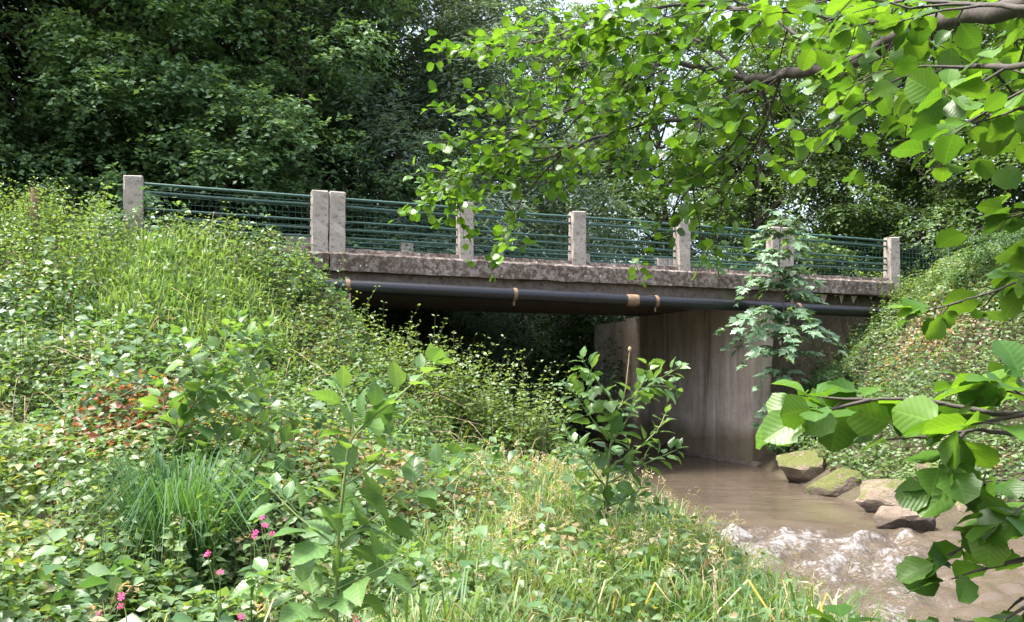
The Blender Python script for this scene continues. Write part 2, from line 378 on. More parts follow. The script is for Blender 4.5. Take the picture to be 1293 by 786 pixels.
# ------------------------------------------------------------------ stream
wx = np.arange(-1.5, 9.5, .045); wy = np.concatenate([np.arange(2.5, 13, .045), np.arange(13, 24, .12)])
WX, WY = np.meshgrid(wx, wy)
line = 10.15 + .25*np.sin(WX*1.3) + .1*np.sin(WX*4.1+1) - .10*(WX-3)    # lip of the small drop
dn = line - WY                                                        # downstream distance
drop = smooth(-.15, .35, dn)
rif = smooth(.0, .35, dn)*np.exp(-np.maximum(dn-.2, 0)/5)*(1-smooth(4.0, 6.5, WX))*smooth(.9, 1.8, WX)
WZ = .02 - .045*drop
z = np.zeros_like(WX)
for k in range(26):
    a = -math.pi/2 + R.normal()*.75; lam = .10*1.16**(k % 14)+R.random()*.05; ph = R.random()*7
    kx, ky = math.cos(a)*2*math.pi/lam, math.sin(a)*2*math.pi/lam
    wob = 1.2*np.sin(WX*1.7+k)+1.1*np.cos(WY*1.3+2*k)
    z += lam*.038*np.sin(kx*WX+ky*WY+ph+wob)
z *= (.5+fbm(WX, WY, 0, 2.2, 5))
WZ = WZ + z*(.05 + .9*rif*smooth(.1, .6, dn))  - .02*np.exp(-((dn-.15)/.16)**2)*(1-smooth(4.2, 5, WX)) + .02*np.exp(-((dn-.45)/.14)**2)*rif*noise(WX, WY, 0, 5, 2)
rf = smooth(.12+.25*(noise(WX, WY, 0, 2.5, 6)-.5), .7, dn)*np.exp(-np.maximum(dn-.3, 0)/25)*(1-smooth(3.7, 4.9, WX-.45*(WY-8)))*smooth(.8, 1.4, WX)
foam_glint = rf*(.64+.2*smooth(-.01, .025, z)+.45*(fbm(WX, WY*1.3, 0, 1.9, 12)-.5))  # whitening mask for real foam and painted sky sparkle on the ripples
tintw = np.zeros((WX.size, 3)); tintw[:, 0] = np.clip(foam_glint.ravel(), 0, 1)
idx = np.arange(WX.size).reshape(WX.shape)
Fw = np.stack([idx[:-1, :-1], idx[:-1, 1:], idx[1:, 1:], idx[1:, :-1]], -1).reshape(-1, 4)
st = obj('stream', mesh('stream', np.stack([WX, WY, WZ], -1).reshape(-1, 3), Fw, M['water'], True, tint=tintw))
tag(st, 'shallow muddy brown stream with a white riffle', kind='structure')

# ------------------------------------------------------------------ bridge
bridge = thing('concrete_bridge', 'weathered concrete road bridge spanning the muddy stream', 'bridge', tuple(B(7.2, 2.3, 0)))
bb = np.array(B(7.2, 2.3, 0))
def prism(name, prof, s0, s1, mat, parent, base, step=.12, jit=.006, axis_d=False, seed=1):
    """closed profile [(d,z)] swept along s, or [(s,z)] swept along d"""
    prof = np.array(prof, float); k = len(prof)
    # refine the profile so the jitter can chip its edges
    pr = []
    for i in range(k):
        a, c = prof[i], prof[(i+1) % k]; m_ = max(1, int(np.linalg.norm(c-a)/.14))
        for j in range(m_): pr.append(a+(c-a)*j/m_)
    pr = np.array(pr); k = len(pr); n = max(2, int((s1-s0)/step)+1); ss = np.linspace(s0, s1, n)
    V = []
    for s in ss:
        q = B(s, pr[:, 0], pr[:, 1]) if not axis_d else B(pr[:, 0], s, pr[:, 1])
        V.append(q + (np.stack([noise(q[:,0], q[:,1], q[:,2], 5, seed), noise(q[:,0], q[:,1], q[:,2], 5, seed+3), noise(q[:,0], q[:,1], q[:,2], 7, seed+6)], -1)-.5)*2*jit)
    V = np.concatenate(V)-base
    F = [(i*k+j, (i+1)*k+j, (i+1)*k+(j+1) % k, i*k+(j+1) % k) for i in range(n-1) for j in range(k)]
    F += [tuple(range(k)), tuple(range((n-1)*k+k-1, (n-1)*k-1, -1))]
    me = mesh(name, V, F, mat); bm = bmesh.new(); bm.from_mesh(me); bmesh.ops.recalc_face_normals(bm, faces=bm.faces); bm.to_mesh(me); bm.free()
    return obj(name, me, parent)
near_prof = [(-.17, 3.50), (-.175, 3.77), (-.15, 3.80), (-.075, 3.815), (-.06, 3.885), (.28, 3.89), (.28, 3.50)]
far_prof = [(WID-d, z) for d, z in near_prof][::-1]
for pr in (near_prof, far_prof):
    for s0, s1 in ((-.3, 2.715), (2.735, 11.755), (11.775, 14.62)):
        prism('edge_beam', pr, s0, s1, M['beam'], bridge, bb, .11, .012, seed=int(s0*3+9))
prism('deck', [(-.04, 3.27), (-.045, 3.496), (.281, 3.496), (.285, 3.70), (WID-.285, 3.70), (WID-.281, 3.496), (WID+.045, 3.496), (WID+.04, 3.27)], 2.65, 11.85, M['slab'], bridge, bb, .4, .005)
prism('road_surface', [(.29, 3.705), (.29, 3.735), (2.3, 3.78), (WID-.29, 3.735), (WID-.29, 3.705)], -9, 24, M['asphalt'], bridge, bb, .8, .004)
prism('abutment', [(S_R, -.7), (S_R, 3.265), (S_R+.9, 3.265), (S_R+.9, -.7)], -.02, 5.18, M['wall'], bridge, bb, .2, .008, True)
prism('abutment', [(S_R+.03, -.7), (S_R+.02, 3.2), (S_R+.9, 3.2), (S_R+.9, -.7)], 5.22, 7.0, M['wall'], bridge, bb, .2, .012, True, 4)
prism('abutment', [(S_L, -.7), (S_L, 3.265), (S_L-.9, 3.265), (S_L-.9, -.7)], -.02, 6.0, M['wall'], bridge, bb, .2, .008, True)
prism('wing_wall', [(.06, -.3), (.06, 3.49), (.36, 3.49), (.36, -.3)], S_R+.91, 14.75, M['wall'], bridge, bb, .2, .008)
prism('wing_wall', [(.06, -.3), (.06, 3.49), (.36, 3.49), (.36, -.3)], -.4, S_L-.91, M['wall'], bridge, bb, .2, .008)
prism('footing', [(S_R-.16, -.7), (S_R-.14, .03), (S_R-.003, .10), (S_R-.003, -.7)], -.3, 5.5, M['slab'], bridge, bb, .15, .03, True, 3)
# low sill outside the wall on the near corner: small broken plate under the soffit
POSTS = [-.14, 2.59, 2.865, 5.06, 7.21, 9.44, 11.62, 11.90, 14.73]
bm = bmesh.new(); bmesh.ops.create_cube(bm, size=1)
for v in bm.verts: v.co = Vector((v.co.x*.262, v.co.y*.21, v.co.z*1.18))
bmesh.ops.subdivide_edges(bm, edges=[e for e in bm.edges if abs(e.verts[0].co.z-e.verts[1].co.z) > .5], cuts=7)
bmesh.ops.bevel(bm, geom=[e for e in bm.edges if e.calc_face_angle(0) > 1], offset=.014, segments=1, affect='EDGES')
post_me = []
for k in range(4):
    b2 = bm.copy()
    for v in b2.verts: v.co += Vector([random.uniform(-.008, .008) for _ in range(3)])
    me = bpy.data.meshes.new('post'); b2.to_mesh(me); b2.free(); me.materials.append(M['post']); post_me.append(me)
bm.free()
BAYS = [(-.01, 2.455), (3.0, 4.93), (5.19, 7.08), (7.34, 9.31), (9.57, 11.485), (12.035, 14.60)]
RZ = [4.70, 4.578, 4.325, 4.195, 4.065]
def railing(label, d0, side):
    base = np.array(B(7.2, d0, 3.6)); t_ = thing('bridge_railing', label, 'railing', tuple(base), 'bridge railings')
    for k, s in enumerate(POSTS):
        z = 4.20 if k != 8 else 4.11
        o = obj('post', post_me[k % 4], t_, tuple(B(s, d0, z)-base), (random.uniform(-.008, .008), random.uniform(-.008, .008), BROT+random.uniform(-.02, .02)+(math.pi if side < 0 else 0)))
        if k == 8: o.scale = (1, 1, 1.13)
    for (a, c) in BAYS:
        for i, z in enumerate(RZ):
            r = .023 if i < 2 else .019; sag = random.uniform(-.012, .012)
            ss = np.linspace(a-.02, c+.02, 6)
            pts = B(ss, d0+.01, z + sag*np.sin(np.linspace(0, math.pi, 6)))
            mb = MB().tube(pts, r, 8); mb.build('rail', M['rail'], t_, base)
        mb = MB(); dd = d0+.07*side
        for s in np.arange(a+.03, c-.02, .1): mb.tube(B(s, dd, np.array([3.93, 4.64])), .0021, 4)
        for z in np.arange(3.94, 4.65, .1): mb.tube(B(np.array([a, c]), dd, z), .0021, 4)
        mb.build('wire_mesh', M['wire'], t_, base)
    return t_
railing('near bridge railing of pale concrete posts and dark green tube rails', 0, 1)
railing('far bridge railing, only its post tops showing low behind the near rails', WID, -1)
# pipe
pb = np.array(B(8, -.34, 3.16)); pipe = thing('pipe', 'thick black pipe slung along the side of the bridge under its edge', 'pipe', tuple(pb))
def pz(s): return 3.235 - .011*(s-3)
ss = np.linspace(1.6, 15.6, 40)
MB().tube(B(ss, -.34, pz(ss)), .108, 20).build('pipe_run', M['pipe'], pipe, pb)
for s in (2.98, 5.84, 8.64, 11.9):
    mb = MB(); mb.tube(B(np.array([s-.035, s+.035]), -.34, pz(s)), .116, 20)
    mb.tube(B(np.array([s, s]), np.array([-.34, -.34]), np.array([pz(s)-.10, pz(s)-.19])), .022, 6)
    mb.tube(np.array([B(s, -.30, pz(s)+.10), B(s, -.03, pz(s)+.14)]), .016, 6)
    mb.build('clamp', M['rust'], pipe, pb)
mb = MB(); mb.tube(B(np.linspace(8.02, 8.26, 4), -.34, pz(8.1)), .1105, 20); mb.build('tape_band', M['tan'], pipe, pb)
mb = MB(); mb.tube(B(np.linspace(7.2, 7.5, 3), -.34, pz(7.3)), .117, 20); mb.build('coupling', M['pipe'], pipe, pb)
# bracket plate on the wing wall
pl = thing('drain_plate', 'small pale square plate fixed on the abutment beside the sycamore', 'plate', tuple(B(S_R-.03, .25, 2.55)))
me = mesh('plate', np.array([[-.02,-.16,-.16],[.02,-.16,-.16],[.02,.16,-.16],[-.02,.16,-.16],[-.03,-.15,.16],[.01,-.15,.16],[.01,.15,.16],[-.03,.15,.16]]),
          [(0,3,2,1),(4,5,6,7),(0,1,5,4),(1,2,6,5),(2,3,7,6),(3,0,4,7)], M['post'])
obj('plate', me, pl, (0, 0, 0), (0, 0, BROT)); 
mb = MB(); mb.tube(np.array([[0, 0, .0], [-.06, -.02, -.02]]), .03, 8); mb.build('spout', M['rust'], pl)

# ------------------------------------------------------------------ boulders
def rock(name, c, size, rz, label, seed, moss, flat=.0):
    bm = bmesh.new(); bmesh.ops.create_icosphere(bm, subdivisions=4, radius=1)
    rr = np.random.default_rng(seed); pl = nrm(rr.normal(size=(11, 3))); off = .42+.3*rr.random(11)
    V = np.array([v.co[:] for v in bm.verts])
    for p, o_ in zip(pl, off):                       # cut flat facets
        dd = V @ p; V = V - np.maximum(dd-o_, 0)[:, None]*p*.92
    V[:, 2] = np.minimum(V[:, 2], .6+.05*rr.random()) if flat else V[:, 2]
    V += (np.stack([fbm(V[:,0], V[:,1], V[:,2], 2.6, seed+k) for k in range(3)], -1)-.5)*.16
    V *= np.array(size)/1.25
    for v, q in zip(bm.verts, V): v.co = q
    me = bpy.data.meshes.new(name); bm.to_mesh(me); bm.free(); me.materials.append(M['rock'])
    o = obj(name, me, None, c, (rr.normal()*.1, rr.normal()*.1, rz)); o.color = (moss, 0, 0, 1)
    return tag(o, label, 'rock', 'rocks along the far waterline')
G_ = 'rocks along the far waterline'
rock('boulder', (4.98, 13.55, .22), (1.0, .8, .62), .5, 'large mossy boulder at the water edge nearest the abutment', 3, .36)
rock('boulder', (5.0, 12.1, .12), (.92, .7, .48), .2, 'low boulder with green moss top, second from the abutment', 8, .30)
rock('boulder', (5.3, 10.75, .16), (1.15, .75, .5), -.35, 'long pale flat-topped rock at the water edge with a moss patch', 14, .5, 1)
rock('boulder', (4.72, 9.75, .05), (.5, .42, .3), .3, 'small bare tan angular rock standing in the water', 23, .8, 1)
rock('boulder', (6.05, 13.6, .85), (.95, .6, .55), .1, 'pinkish grey rock half buried in the bank above the mossy boulder', 31, .5)
rock('boulder', (6.3, 11.3, .35), (.9, .7, .5), .7, 'dark rock behind the pale flat rock, under hanging alder leaves', 37, .4)
rock('boulder', (5.75, 10.0, .05), (.5, .4, .3), 1.1, 'small dark stone low on the right waterline', 41, .5)
rock('boulder', (5.72, 12.5, .45), (.6, .5, .4), 1.9, 'brown stone wedged behind the second boulder', 47, .5)

# ------------------------------------------------------------------ background trees
def sprays(C, D, k, L, ls, tmpl, ca, cb, up=.9, droop=.35, seed=0):
    """flat leafy twigs: C start, D direction, k leaves each"""
    n = len(C); D = nrm(D); side = nrm(np.cross(D, np.array([0, 0, 1.0]))+1e-6)
    Ls = L*(.6+.8*R.random(n))
    t = np.linspace(.1, 1, k)[None, :, None]
    P = C[:, None] + D[:, None]*Ls[:, None, None]*t + np.array([0, 0, -1.0])*droop*Ls[:, None, None]*t**2
    sg = np.where(np.arange(k) % 2 == 0, 1, -1)[None, :, None]
    P = P + side[:, None]*sg*ls*.3*R.random((n, k, 1)) + R.normal(size=(n, k, 3))*ls*.25
    A_ = D[:, None]*.55 + side[:, None]*sg*(.75) + R.normal(size=(n, k, 3))*.28 + np.array([0, 0, -.22])
    N_ = np.array([0, 0, up]) + D[:, None]*.35 + R.normal(size=(n, k, 3))*.45
    S_ = ls*(.65+.6*R.random((n, k)))
    m_ = np.clip(R.random((n, 1, 1))*.75 + R.random((n, k, 1))*.45 - .1, 0, 1)
    Cc = np.array(ca)*(1-m_) + np.array(cb)*m_
    return leaves(tmpl, P.reshape(-1, 3), A_.reshape(-1, 3), N_.reshape(-1, 3), S_.ravel(), np.broadcast_to(Cc, (n, k, 3)).reshape(-1, 3))
def make_tree(hgt, rad, zlow, nlobe, nspr, k, L, ls, tmpl, ca, cb, lob=(.7, 1.3), flat=.55, taper=1.0, trunk=.16, seed=0, droop=.35):
    """returns (trunk mesh, limb mesh, crown mesh) in local coordinates"""
    rr = np.random.default_rng(seed)
    bend = rr.normal(size=2)*.25
    tz = np.linspace(0, hgt*.93, 9); tp = np.stack([bend[0]*np.sin(tz*.5)+rr.normal(size=9)*.05, bend[1]*np.sin(tz*.4)+rr.normal(size=9)*.05, tz-.3], -1)
    tv, tf = tube(tp, trunk*(1-.9*tz/hgt)+.012, 9); tm = mesh('trunk', tv, tf, M['bark'], True)
    C_, D_ = [], []; lb = MB()
    for i in range(nlobe):
        u = (i+rr.random())/nlobe; z_ = zlow+(hgt-zlow)*u
        env = rad*(math.sin(math.pi*min(1, max(.0, .2+.8*u)))**.5)*(1-.25*taper*u)
        a = i*2.4+rr.normal()*.5; r_ = env*(.45+.55*rr.random()**.6)
        c = np.array([math.cos(a)*r_, math.sin(a)*r_, z_]); lr = lob[0]+(lob[1]-lob[0])*rr.random()
        st_ = np.array([np.interp(max(.2, z_-r_*.7), tz, tp[:, 0]), np.interp(max(.2, z_-r_*.7), tz, tp[:, 1]), max(.2, z_-r_*.7)])
        mid = (st_+c)/2+np.array([0, 0, .12*r_]); pts = spline([st_, mid, c], 4)
        lb.tube(pts, np.linspace(trunk*.32, .012, len(pts)), 5)
        q = nrm(rr.normal(size=(nspr, 3))+np.array([math.cos(a), math.sin(a), .35])*.75)
        rad_ = lr*(.45+.6*rr.random((nspr, 1)))
        p = c+q*rad_*np.array([1, 1, flat])
        keep = noise(p[:, 0], p[:, 1], p[:, 2], .9, seed) > .30
        C_.append(p[keep]); D_.append((q*np.array([1, 1, .35])+np.array([math.cos(a), math.sin(a), 0])*.35+rr.normal(size=q.shape)*.3)[keep])
    C_ = np.concatenate(C_); D_ = np.concatenate(D_)
    V, F, T = sprays(C_, D_, k, L, ls, tmpl, ca, cb, droop=droop)
    print('crown', len(F))
    return tm, mesh('limb', np.concatenate(lb.V), np.concatenate(lb.F), M['bark'], True), mesh('crown', V, F, M['tree_leaf'], tint=T)
G1, G2 = (.055, .10, .04), (.14, .21, .085)
KIND = {
 'hornbeam': [make_tree(13, 3.0, .3, 60, 86, 14, .62, .125, L2, G1, G2, (.8, 1.4), .5, .5, .10, 11),
              make_tree(12, 2.9, .3, 58, 86, 14, .62, .125, L2, G1, G2, (.8, 1.4), .45, .4, .09, 12)],
 'willow':   [make_tree(13, 2.5, .6, 60, 80, 15, .65, .19, LW, (.065, .10, .07), (.14, .185, .125), (.6, 1.1), .7, .6, .10, 13, .8)],
 'ash':      [make_tree(12, 3.1, 1.0, 50, 72, 14, .65, .135, L2, (.045, .085, .03), (.12, .19, .06), (.7, 1.4), .6, .5, .14, 14, .6),
              make_tree(10, 2.9, .5, 46, 72, 14, .6, .13, L2, (.05, .09, .03), (.13, .20, .06), (.7, 1.3), .6, .4, .12, 15, .5)],
 'bush':     [make_tree(3.4, 1.7, .1, 24, 66, 13, .42, .10, L2, G1, (.07, .13, .035), (.45, .85), .6, .3, .045, 16)],
}
def tree(kind, var, x, y, label, name, sc_=1.0, rz=None, tint=(1, 1, 1), group=None, z=None, cat='tree', zs=1.0):
    tm, lm, cm = KIND[kind][var]
    o = thing(name, label, cat, (x, y, (h1(x, y) if z is None else z)-.1), group, R.random()*6.28 if rz is None else rz)
    o.scale = (sc_, sc_, sc_*zs)
    obj('trunk', tm, o); obj('limbs', lm, o); c = obj('crown', cm, o); c.color = (*tint, 1)
    return o
gh = 'dark trees behind the left half of the bridge'
for i, (s, d, sc_) in enumerate([(-7.5, 7.2, 1), (-4.6, 6.8, 1.02), (-1.9, 7.0, .95), (.8, 6.7, 1.0), (3.2, 7.0, .95)]):
    p = B(s, d, 0); tree('hornbeam', i % 2, p[0], p[1], ['leftmost', 'second from left', 'middle', 'fourth from left', 'rightmost'][i]+' of the dark green trees close behind the left railing', 'hornbeam_tree', sc_, tint=(1.15, 1.3, 1.4), group=gh)
for i, (s, d, sc_) in enumerate([(-9.5, 10.5, 1.1), (-6.0, 10, 1.1), (-3, 10.4, 1.15), (.2, 10.2, 1.1), (3.2, 10.4, 1.05), (-12, 7, 1.1), (5.2, 12.5, 1.1)]):
    p = B(s, d, 0); tree('hornbeam', (i+1) % 2, p[0], p[1], 'shaded green tree standing behind the dark hedge line at left', 'hornbeam_tree', sc_, tint=(.9, 1, 1.1), group='second row of trees at left')
for i, (s, d, sc_) in enumerate([(-14, 14, 1.2), (-10, 14.5, 1.2), (-6.5, 14, 1.2), (-3, 14.5, 1.2), (.5, 14, 1.2), (3.5, 15, 1.2)]):
    p = B(s, d, 0); tree('ash', i % 2, p[0], p[1], 'far tree filling the gaps behind the dark trees at left', 'ash_tree', sc_, tint=(.8, .85, .85), group='far trees behind the hedge line')
for s, d, sc_, lb in [(5.6, 7.6, .98, 'bluish green narrow-leaved tree with thin brown stems, left of the alder leaves'),
                      (8.4, 7.3, 1.02, 'bluish green narrow-leaved tree partly behind the tip of the alder bough')]:
    p = B(s, d, 0); tree('willow', 0, p[0], p[1], lb, 'willow_tree', sc_, tint=(1.25, 1.35, 1.45), group='narrow-leaved trees behind the bridge')
ORD = ['first tree', 'second tree', 'third tree', 'fourth tree', 'fifth tree', 'sixth tree', 'seventh tree', 'eighth tree', 'ninth tree']
AX = [1.6/27, 5.2/28.5, 8/25.5, 10.8/27.5, 13.2/24.5, 16.4/25, 18.5/21, 15/20.5, 21/26]
ga = 'trees beyond the right half of the bridge'
for i, (x, y, v, sc_) in enumerate([(1.6, 27, 0, 1.12), (5.2, 28.5, 0, 1.0), (8.0, 25.5, 1, .95), (10.8, 27.5, 0, 1.0), (13.2, 24.5, 0, .98), (16.4, 25, 0, 1.05), (18.5, 21, 0, 1.0), (15.0, 20.5, 1, .98), (21, 26, 0, 1.1)]):
    tree('ash', v, x, y, ORD[sorted(range(9), key=lambda q: AX[q]).index(i)]+' from the left in the loose tree row beyond the right railing', 'ash_tree', sc_, tint=(.95, 1, .95), group=ga)
for i, (x, y, v, sc_) in enumerate([(-1.5, 33, 0, 1.1), (3.5, 36, 1, .95), (9, 36, 1, .95), (14, 34, 0, 1.1), (20, 33, 0, 1.15), (25, 28, 0, 1.1), (-6, 31, 0, 1.1)]):
    tree('ash', v, x, y, 'far tree filling the gaps behind the nearer trees', 'ash_tree', sc_, tint=(1, 1.05, 1), group='far trees in the background')
gb = 'dark bushes under and behind the bridge'
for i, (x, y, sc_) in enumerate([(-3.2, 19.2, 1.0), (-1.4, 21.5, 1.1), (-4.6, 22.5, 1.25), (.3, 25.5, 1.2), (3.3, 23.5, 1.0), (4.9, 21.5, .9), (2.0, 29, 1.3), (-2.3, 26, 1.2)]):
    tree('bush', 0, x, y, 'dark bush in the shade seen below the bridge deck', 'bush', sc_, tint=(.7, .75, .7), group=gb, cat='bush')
for i, (s, d, sc_) in enumerate([(-7, 6.6, 1.1), (-4.8, 6.8, 1.0), (-2.6, 6.5, 1.05), (-.4, 6.6, 1.0), (1.8, 6.6, 1.1), (4.0, 6.9, 1.1), (6.2, 7.6, 1.1), (12.9, 6.3, .62), (15, 6.6, .75), (17.5, 6.4, .85), (20, 6.5, .9), (22.5, 7, 1.0)]):
    p = B(s, d, 0); tree('bush', 0, p[0], p[1], 'leafy hedge bush along the far side of the road', 'bush', sc_, tint=(.9, .95, .9), group='roadside bushes behind the railing', cat='bush')

# ------------------------------------------------------------------ ground cover
def veg_height(x, y):
    return .05 + .60*smooth(.35, .75, fbm(x, y, 0, .75, 21))*smooth(.25, .6, noise(x, y, 0, 2.4, 5)+.25) + .14*noise(x, y, 0, 3.6, 8)
def cover(n, xr, yr, keep, ls, name, label, zf=1.0, tmpl=L4, colf=None, cat='ground cover'):
    x = R.uniform(*xr, n); y = R.uniform(*yr, n); k = keep(x, y); x, y = x[k], y[k]; n = len(x)
    h = H(x, y); nn = Hn(x, y); f = R.random(n)**.45
    c = veg_height(x, y)*zf
    P = np.stack([x, y, h+.01+c*f], -1)
    # leaves face outwards from the local mound
    e = .1; g = np.stack([-(veg_height(x+e, y)-veg_height(x-e, y))/(2*e), -(veg_height(x, y+e)-veg_height(x, y-e))/(2*e), np.zeros(n)], -1)
    N_ = nn + g*.5 + R.normal(size=(n, 3))*.42
    D_ = rdir(n); D_[:, 2] = D_[:, 2]*.3-.15
    S_ = ls*(.55+.75*R.random(n)**1.5)
    C = colf(x, y, f)
    V, F, T = leaves(tmpl, P, D_, N_, S_, C)
    print(name, len(F))
    o = obj(name, mesh(name, V, F, M['leaf'], tint=T)); return tag(o, label, cat, kind='stuff')
def mixc(a, b, t): return np.array(a)*(1-t[:, None])+np.array(b)*t[:, None]
def left_col(x, y, f):
    n = len(x); t = np.clip(fbm(x, y, 0, 1.1, 31)*1.5-.25+R.normal(size=n)*.2, 0, 1)
    C = mixc((.055, .115, .04), (.14, .215, .08), t); st_ = R.random(n) < .03; C[st_] = (.26, .24, .14)
    yl = (noise(x, y, 0, 3, 33)+R.random(n)*.3 > 1.0); C[yl] = mixc((.2, .22, .04), (.26, .28, .06), R.random(yl.sum()))
    dead = np.exp(-(((x+1.3)/.95)**2+((y-7.2)/.75)**2)) + .3*np.exp(-(((x-.2)/.8)**2+((y-5.6)/.5)**2)) + .5*np.exp(-(((x+2.7)/.5)**2+((y-11.0)/.8)**2)) + .10*(noise(x, y, 0, 1.3, 36) > .72)
    dd = R.random(n) < dead*.85; C[dd] = mixc((.17, .12, .065), (.28, .22, .12), R.random(dd.sum()))
    red = np.exp(-(((x+3.2)/.45)**2+((y-7.0)/.75)**2)); rd = R.random(n) < red*.8
    C[rd] = mixc((.22, .035, .03), (.24, .13, .06), R.random(rd.sum())); return C
def kl(x, y):
    s, d = toB(x, y); hh = H(x, y)
    ok = (hh > .10) & (np.abs(x) < .75*y+.5) & ((d < -.18) | (s < -.4)) & (d < 1.0)
    g = grassy(x, y); g = np.maximum(.72*g, .97*np.exp(-(((x+2.22)/.42)**2+((y-5.2)/.5)**2)**2)); return ok & (R.random(len(x)) > g)
def grassy(x, y):
    a = np.exp(-(((x+4.7)/1.5)**2+((y-10.6)/1.15)**2)**2)                     # upper left slope
    b = smooth(-.9, .3, x+.3*noise(x, y, 0, 2, 4)-.12*(y-5))*(1-smooth(9.6, 10.4, y))     # low bank by the water
    c = np.exp(-(((x+2.25)/.3)**2+((y-5.45)/.28)**2)**2)
    return np.clip(a+b+c, 0, 1)
cover(215000, (-10.5, 2.5), (2.6, 14.2), kl, .066, 'ground_cover', 'tangle of nettle, bramble and ivy leaves over the left bank', 1.0, L4, left_col)
def right_col(x, y, f):
    n = len(x); t = np.clip(fbm(x, y, 0, 1.0, 41)*1.5-.25+R.normal(size=n)*.2, 0, 1)
    C = mixc((.05, .10, .035), (.125, .19, .06), t)
    dead = .6*np.exp(-(((x-7.3)/.7)**2+((y-14.2)/.9)**2)) + .2*(noise(x, y, 0, 1.3, 46) > .7)
    dd = R.random(n) < dead; C[dd] = mixc((.17, .115, .065), (.28, .21, .13), R.random(dd.sum())); return C
def kr(x, y):
    s, d = toB(x, y); hh = H(x, y)
    return (hh > .10+.25*noise(x, y, 0, 1.5, 3)) & (x > 4.6) & (x < .78*y+1) & ((d < -.08) | (s > 14.9)) & (d < 1.5)
cover(125000, (4.6, 14), (7, 20), kr, .075, 'ground_cover', 'ivy and bramble leaves covering the right bank', 1.1, L4, right_col)
def kb(x, y):
    s, d = toB(x, y); return (H(x, y) > .15) & (d > WID+.3)
cover(40000, (-8, 11), (17, 31), kb, .12, 'ground_cover', 'dark undergrowth on the banks behind the bridge', 1.3, L2, right_col)

def kbr(x, y): return kl(x, y) & (fbm(x, y, 0, 1.2, 81) > .52)
def bramble_col(x, y, f):
    t = np.clip(noise(x, y, 0, 2.5, 82)*1.2-.1+R.normal(size=len(x))*.25, 0, 1); return mixc((.05, .12, .045), (.12, .2, .085), t)
cover(30000, (-10.5, 1), (3.6, 13.5), kbr, .115, 'ground_cover', 'larger bramble leaves in patches over the left bank', 1.45, L4, bramble_col)
# arching bramble canes
mb = MB()
for i in range(230):
    y_ = R.uniform(6.3, 12.3); x_ = R.uniform(-.65, .02)*y_; s_q, d_q = toB(x_, y_)
    if d_q > -.4: continue
    z_ = h1(x_, y_); a_ = R.random()*6.28; L_ = R.uniform(.4, 1.1); hh_ = R.uniform(.3, .75)
    e_ = np.array([math.cos(a_), math.sin(a_), 0])*L_
    mb.tube(spline([[x_, y_, z_], np.array([x_, y_, z_+hh_])+e_*.35, np.array([x_, y_, z_+hh_*.75])+e_], 4), np.linspace(.0036, .0015, 9), 3)
tag(mb.build('bramble_canes', M['dry_stem']), 'thin pale bramble canes arching over the left bank', 'brambles', kind='stuff')
# ------------------------------------------------------------------ grass
def blades(x, y, hgt, wid, lean, C, name, label, zoff=0, mat='grass'):
    n = len(x); b0 = np.stack([x, y, H(x, y)-.02+zoff], -1); a = R.random(n)*6.283
    dr = np.stack([np.cos(a), np.sin(a), np.zeros(n)], -1); sd_ = np.stack([-np.sin(a+.6*R.normal(size=n)), np.cos(a), np.zeros(n)], -1)
    ln = (lean*(.3+R.random(n)))[:, None]; hg = hgt[:, None]; up = np.array([0, 0, 1.0])
    p1 = b0+up*hg*.45+dr*hg*ln*.15; p2 = b0+up*hg*.8+dr*hg*ln*.5; p3 = b0+up*hg*(1-.45*ln)+dr*hg*ln
    ww = wid[:, None]*sd_
    V = np.stack([b0-ww*.6, b0+ww*.6, p1-ww, p1+ww, p2-ww*.7, p2+ww*.7, p3], 1).reshape(-1, 3)
    F = (np.array([[0,1,3],[0,3,2],[2,3,5],[2,5,4],[4,5,6]])[None]+(np.arange(n)*7)[:, None, None]).reshape(-1, 3)
    print(name, len(F))
    o = obj(name, mesh(name, V, F, M[mat], tint=np.repeat(C, 7, axis=0))); return tag(o, label, 'grass', kind='stuff')
def gpts(n, xr, yr, dens):
    x = R.uniform(*xr, n); y = R.uniform(*yr, n); k = R.random(n) < dens(x, y); return x[k], y[k]
lowb = lambda x, y: smooth(-.9, .3, x+.3*noise(x, y, 0, 2, 4)-.12*(y-5))*(1-smooth(9.4, 10.4, y))*(H(x, y) > .06)*(np.abs(x) < .7*y)*(.35+.65*smooth(.3, .6, noise(x, y, 0, 1.9, 6)))
x, y = gpts(52000, (-1.4, 2.8), (3.0, 10.4), lowb)
tt = np.clip(noise(x, y, 0, 1.6, 51)*1.3-.2+R.normal(size=len(x))*.2, 0, 1); C = mixc((.075, .145, .045), (.155, .225, .08), tt)
dr_ = R.random(len(x)) < .14; C[dr_] = mixc((.26, .22, .13), (.38, .33, .22), R.random(dr_.sum()))
blades(x, y, (.2+.42*R.random(len(x)))*(.35+1.1*noise(x, y, 0, 1.7, 52)), .0032+.004*R.random(len(x)), .3+.6*R.random(len(x)), C, 'bank_grass', 'tall green and straw coloured grass along the low bank by the water')
upb = lambda x, y: np.exp(-(((x+4.7)/1.5)**2+((y-10.6)/1.15)**2)**2)
x, y = gpts(26000, (-7, -2.6), (9, 12.1), upb)
tt = np.clip(noise(x, y, 0, 1.8, 53)*1.3-.2+R.normal(size=len(x))*.2, 0, 1); C = mixc((.085, .165, .055), (.17, .25, .10), tt)
blades(x, y, .2+.4*R.random(len(x)), .005+.004*R.random(len(x)), .3+.7*R.random(len(x)), C, 'slope_grass', 'light green fine grass on the upper left slope below the first post')
x, y = gpts(20000, (-8, .5), (3, 12), lambda x, y: .5*(H(x, y) > .2)*(np.abs(x) < .72*y)*smooth(.45, .75, noise(x, y, 0, 1.1, 56)))
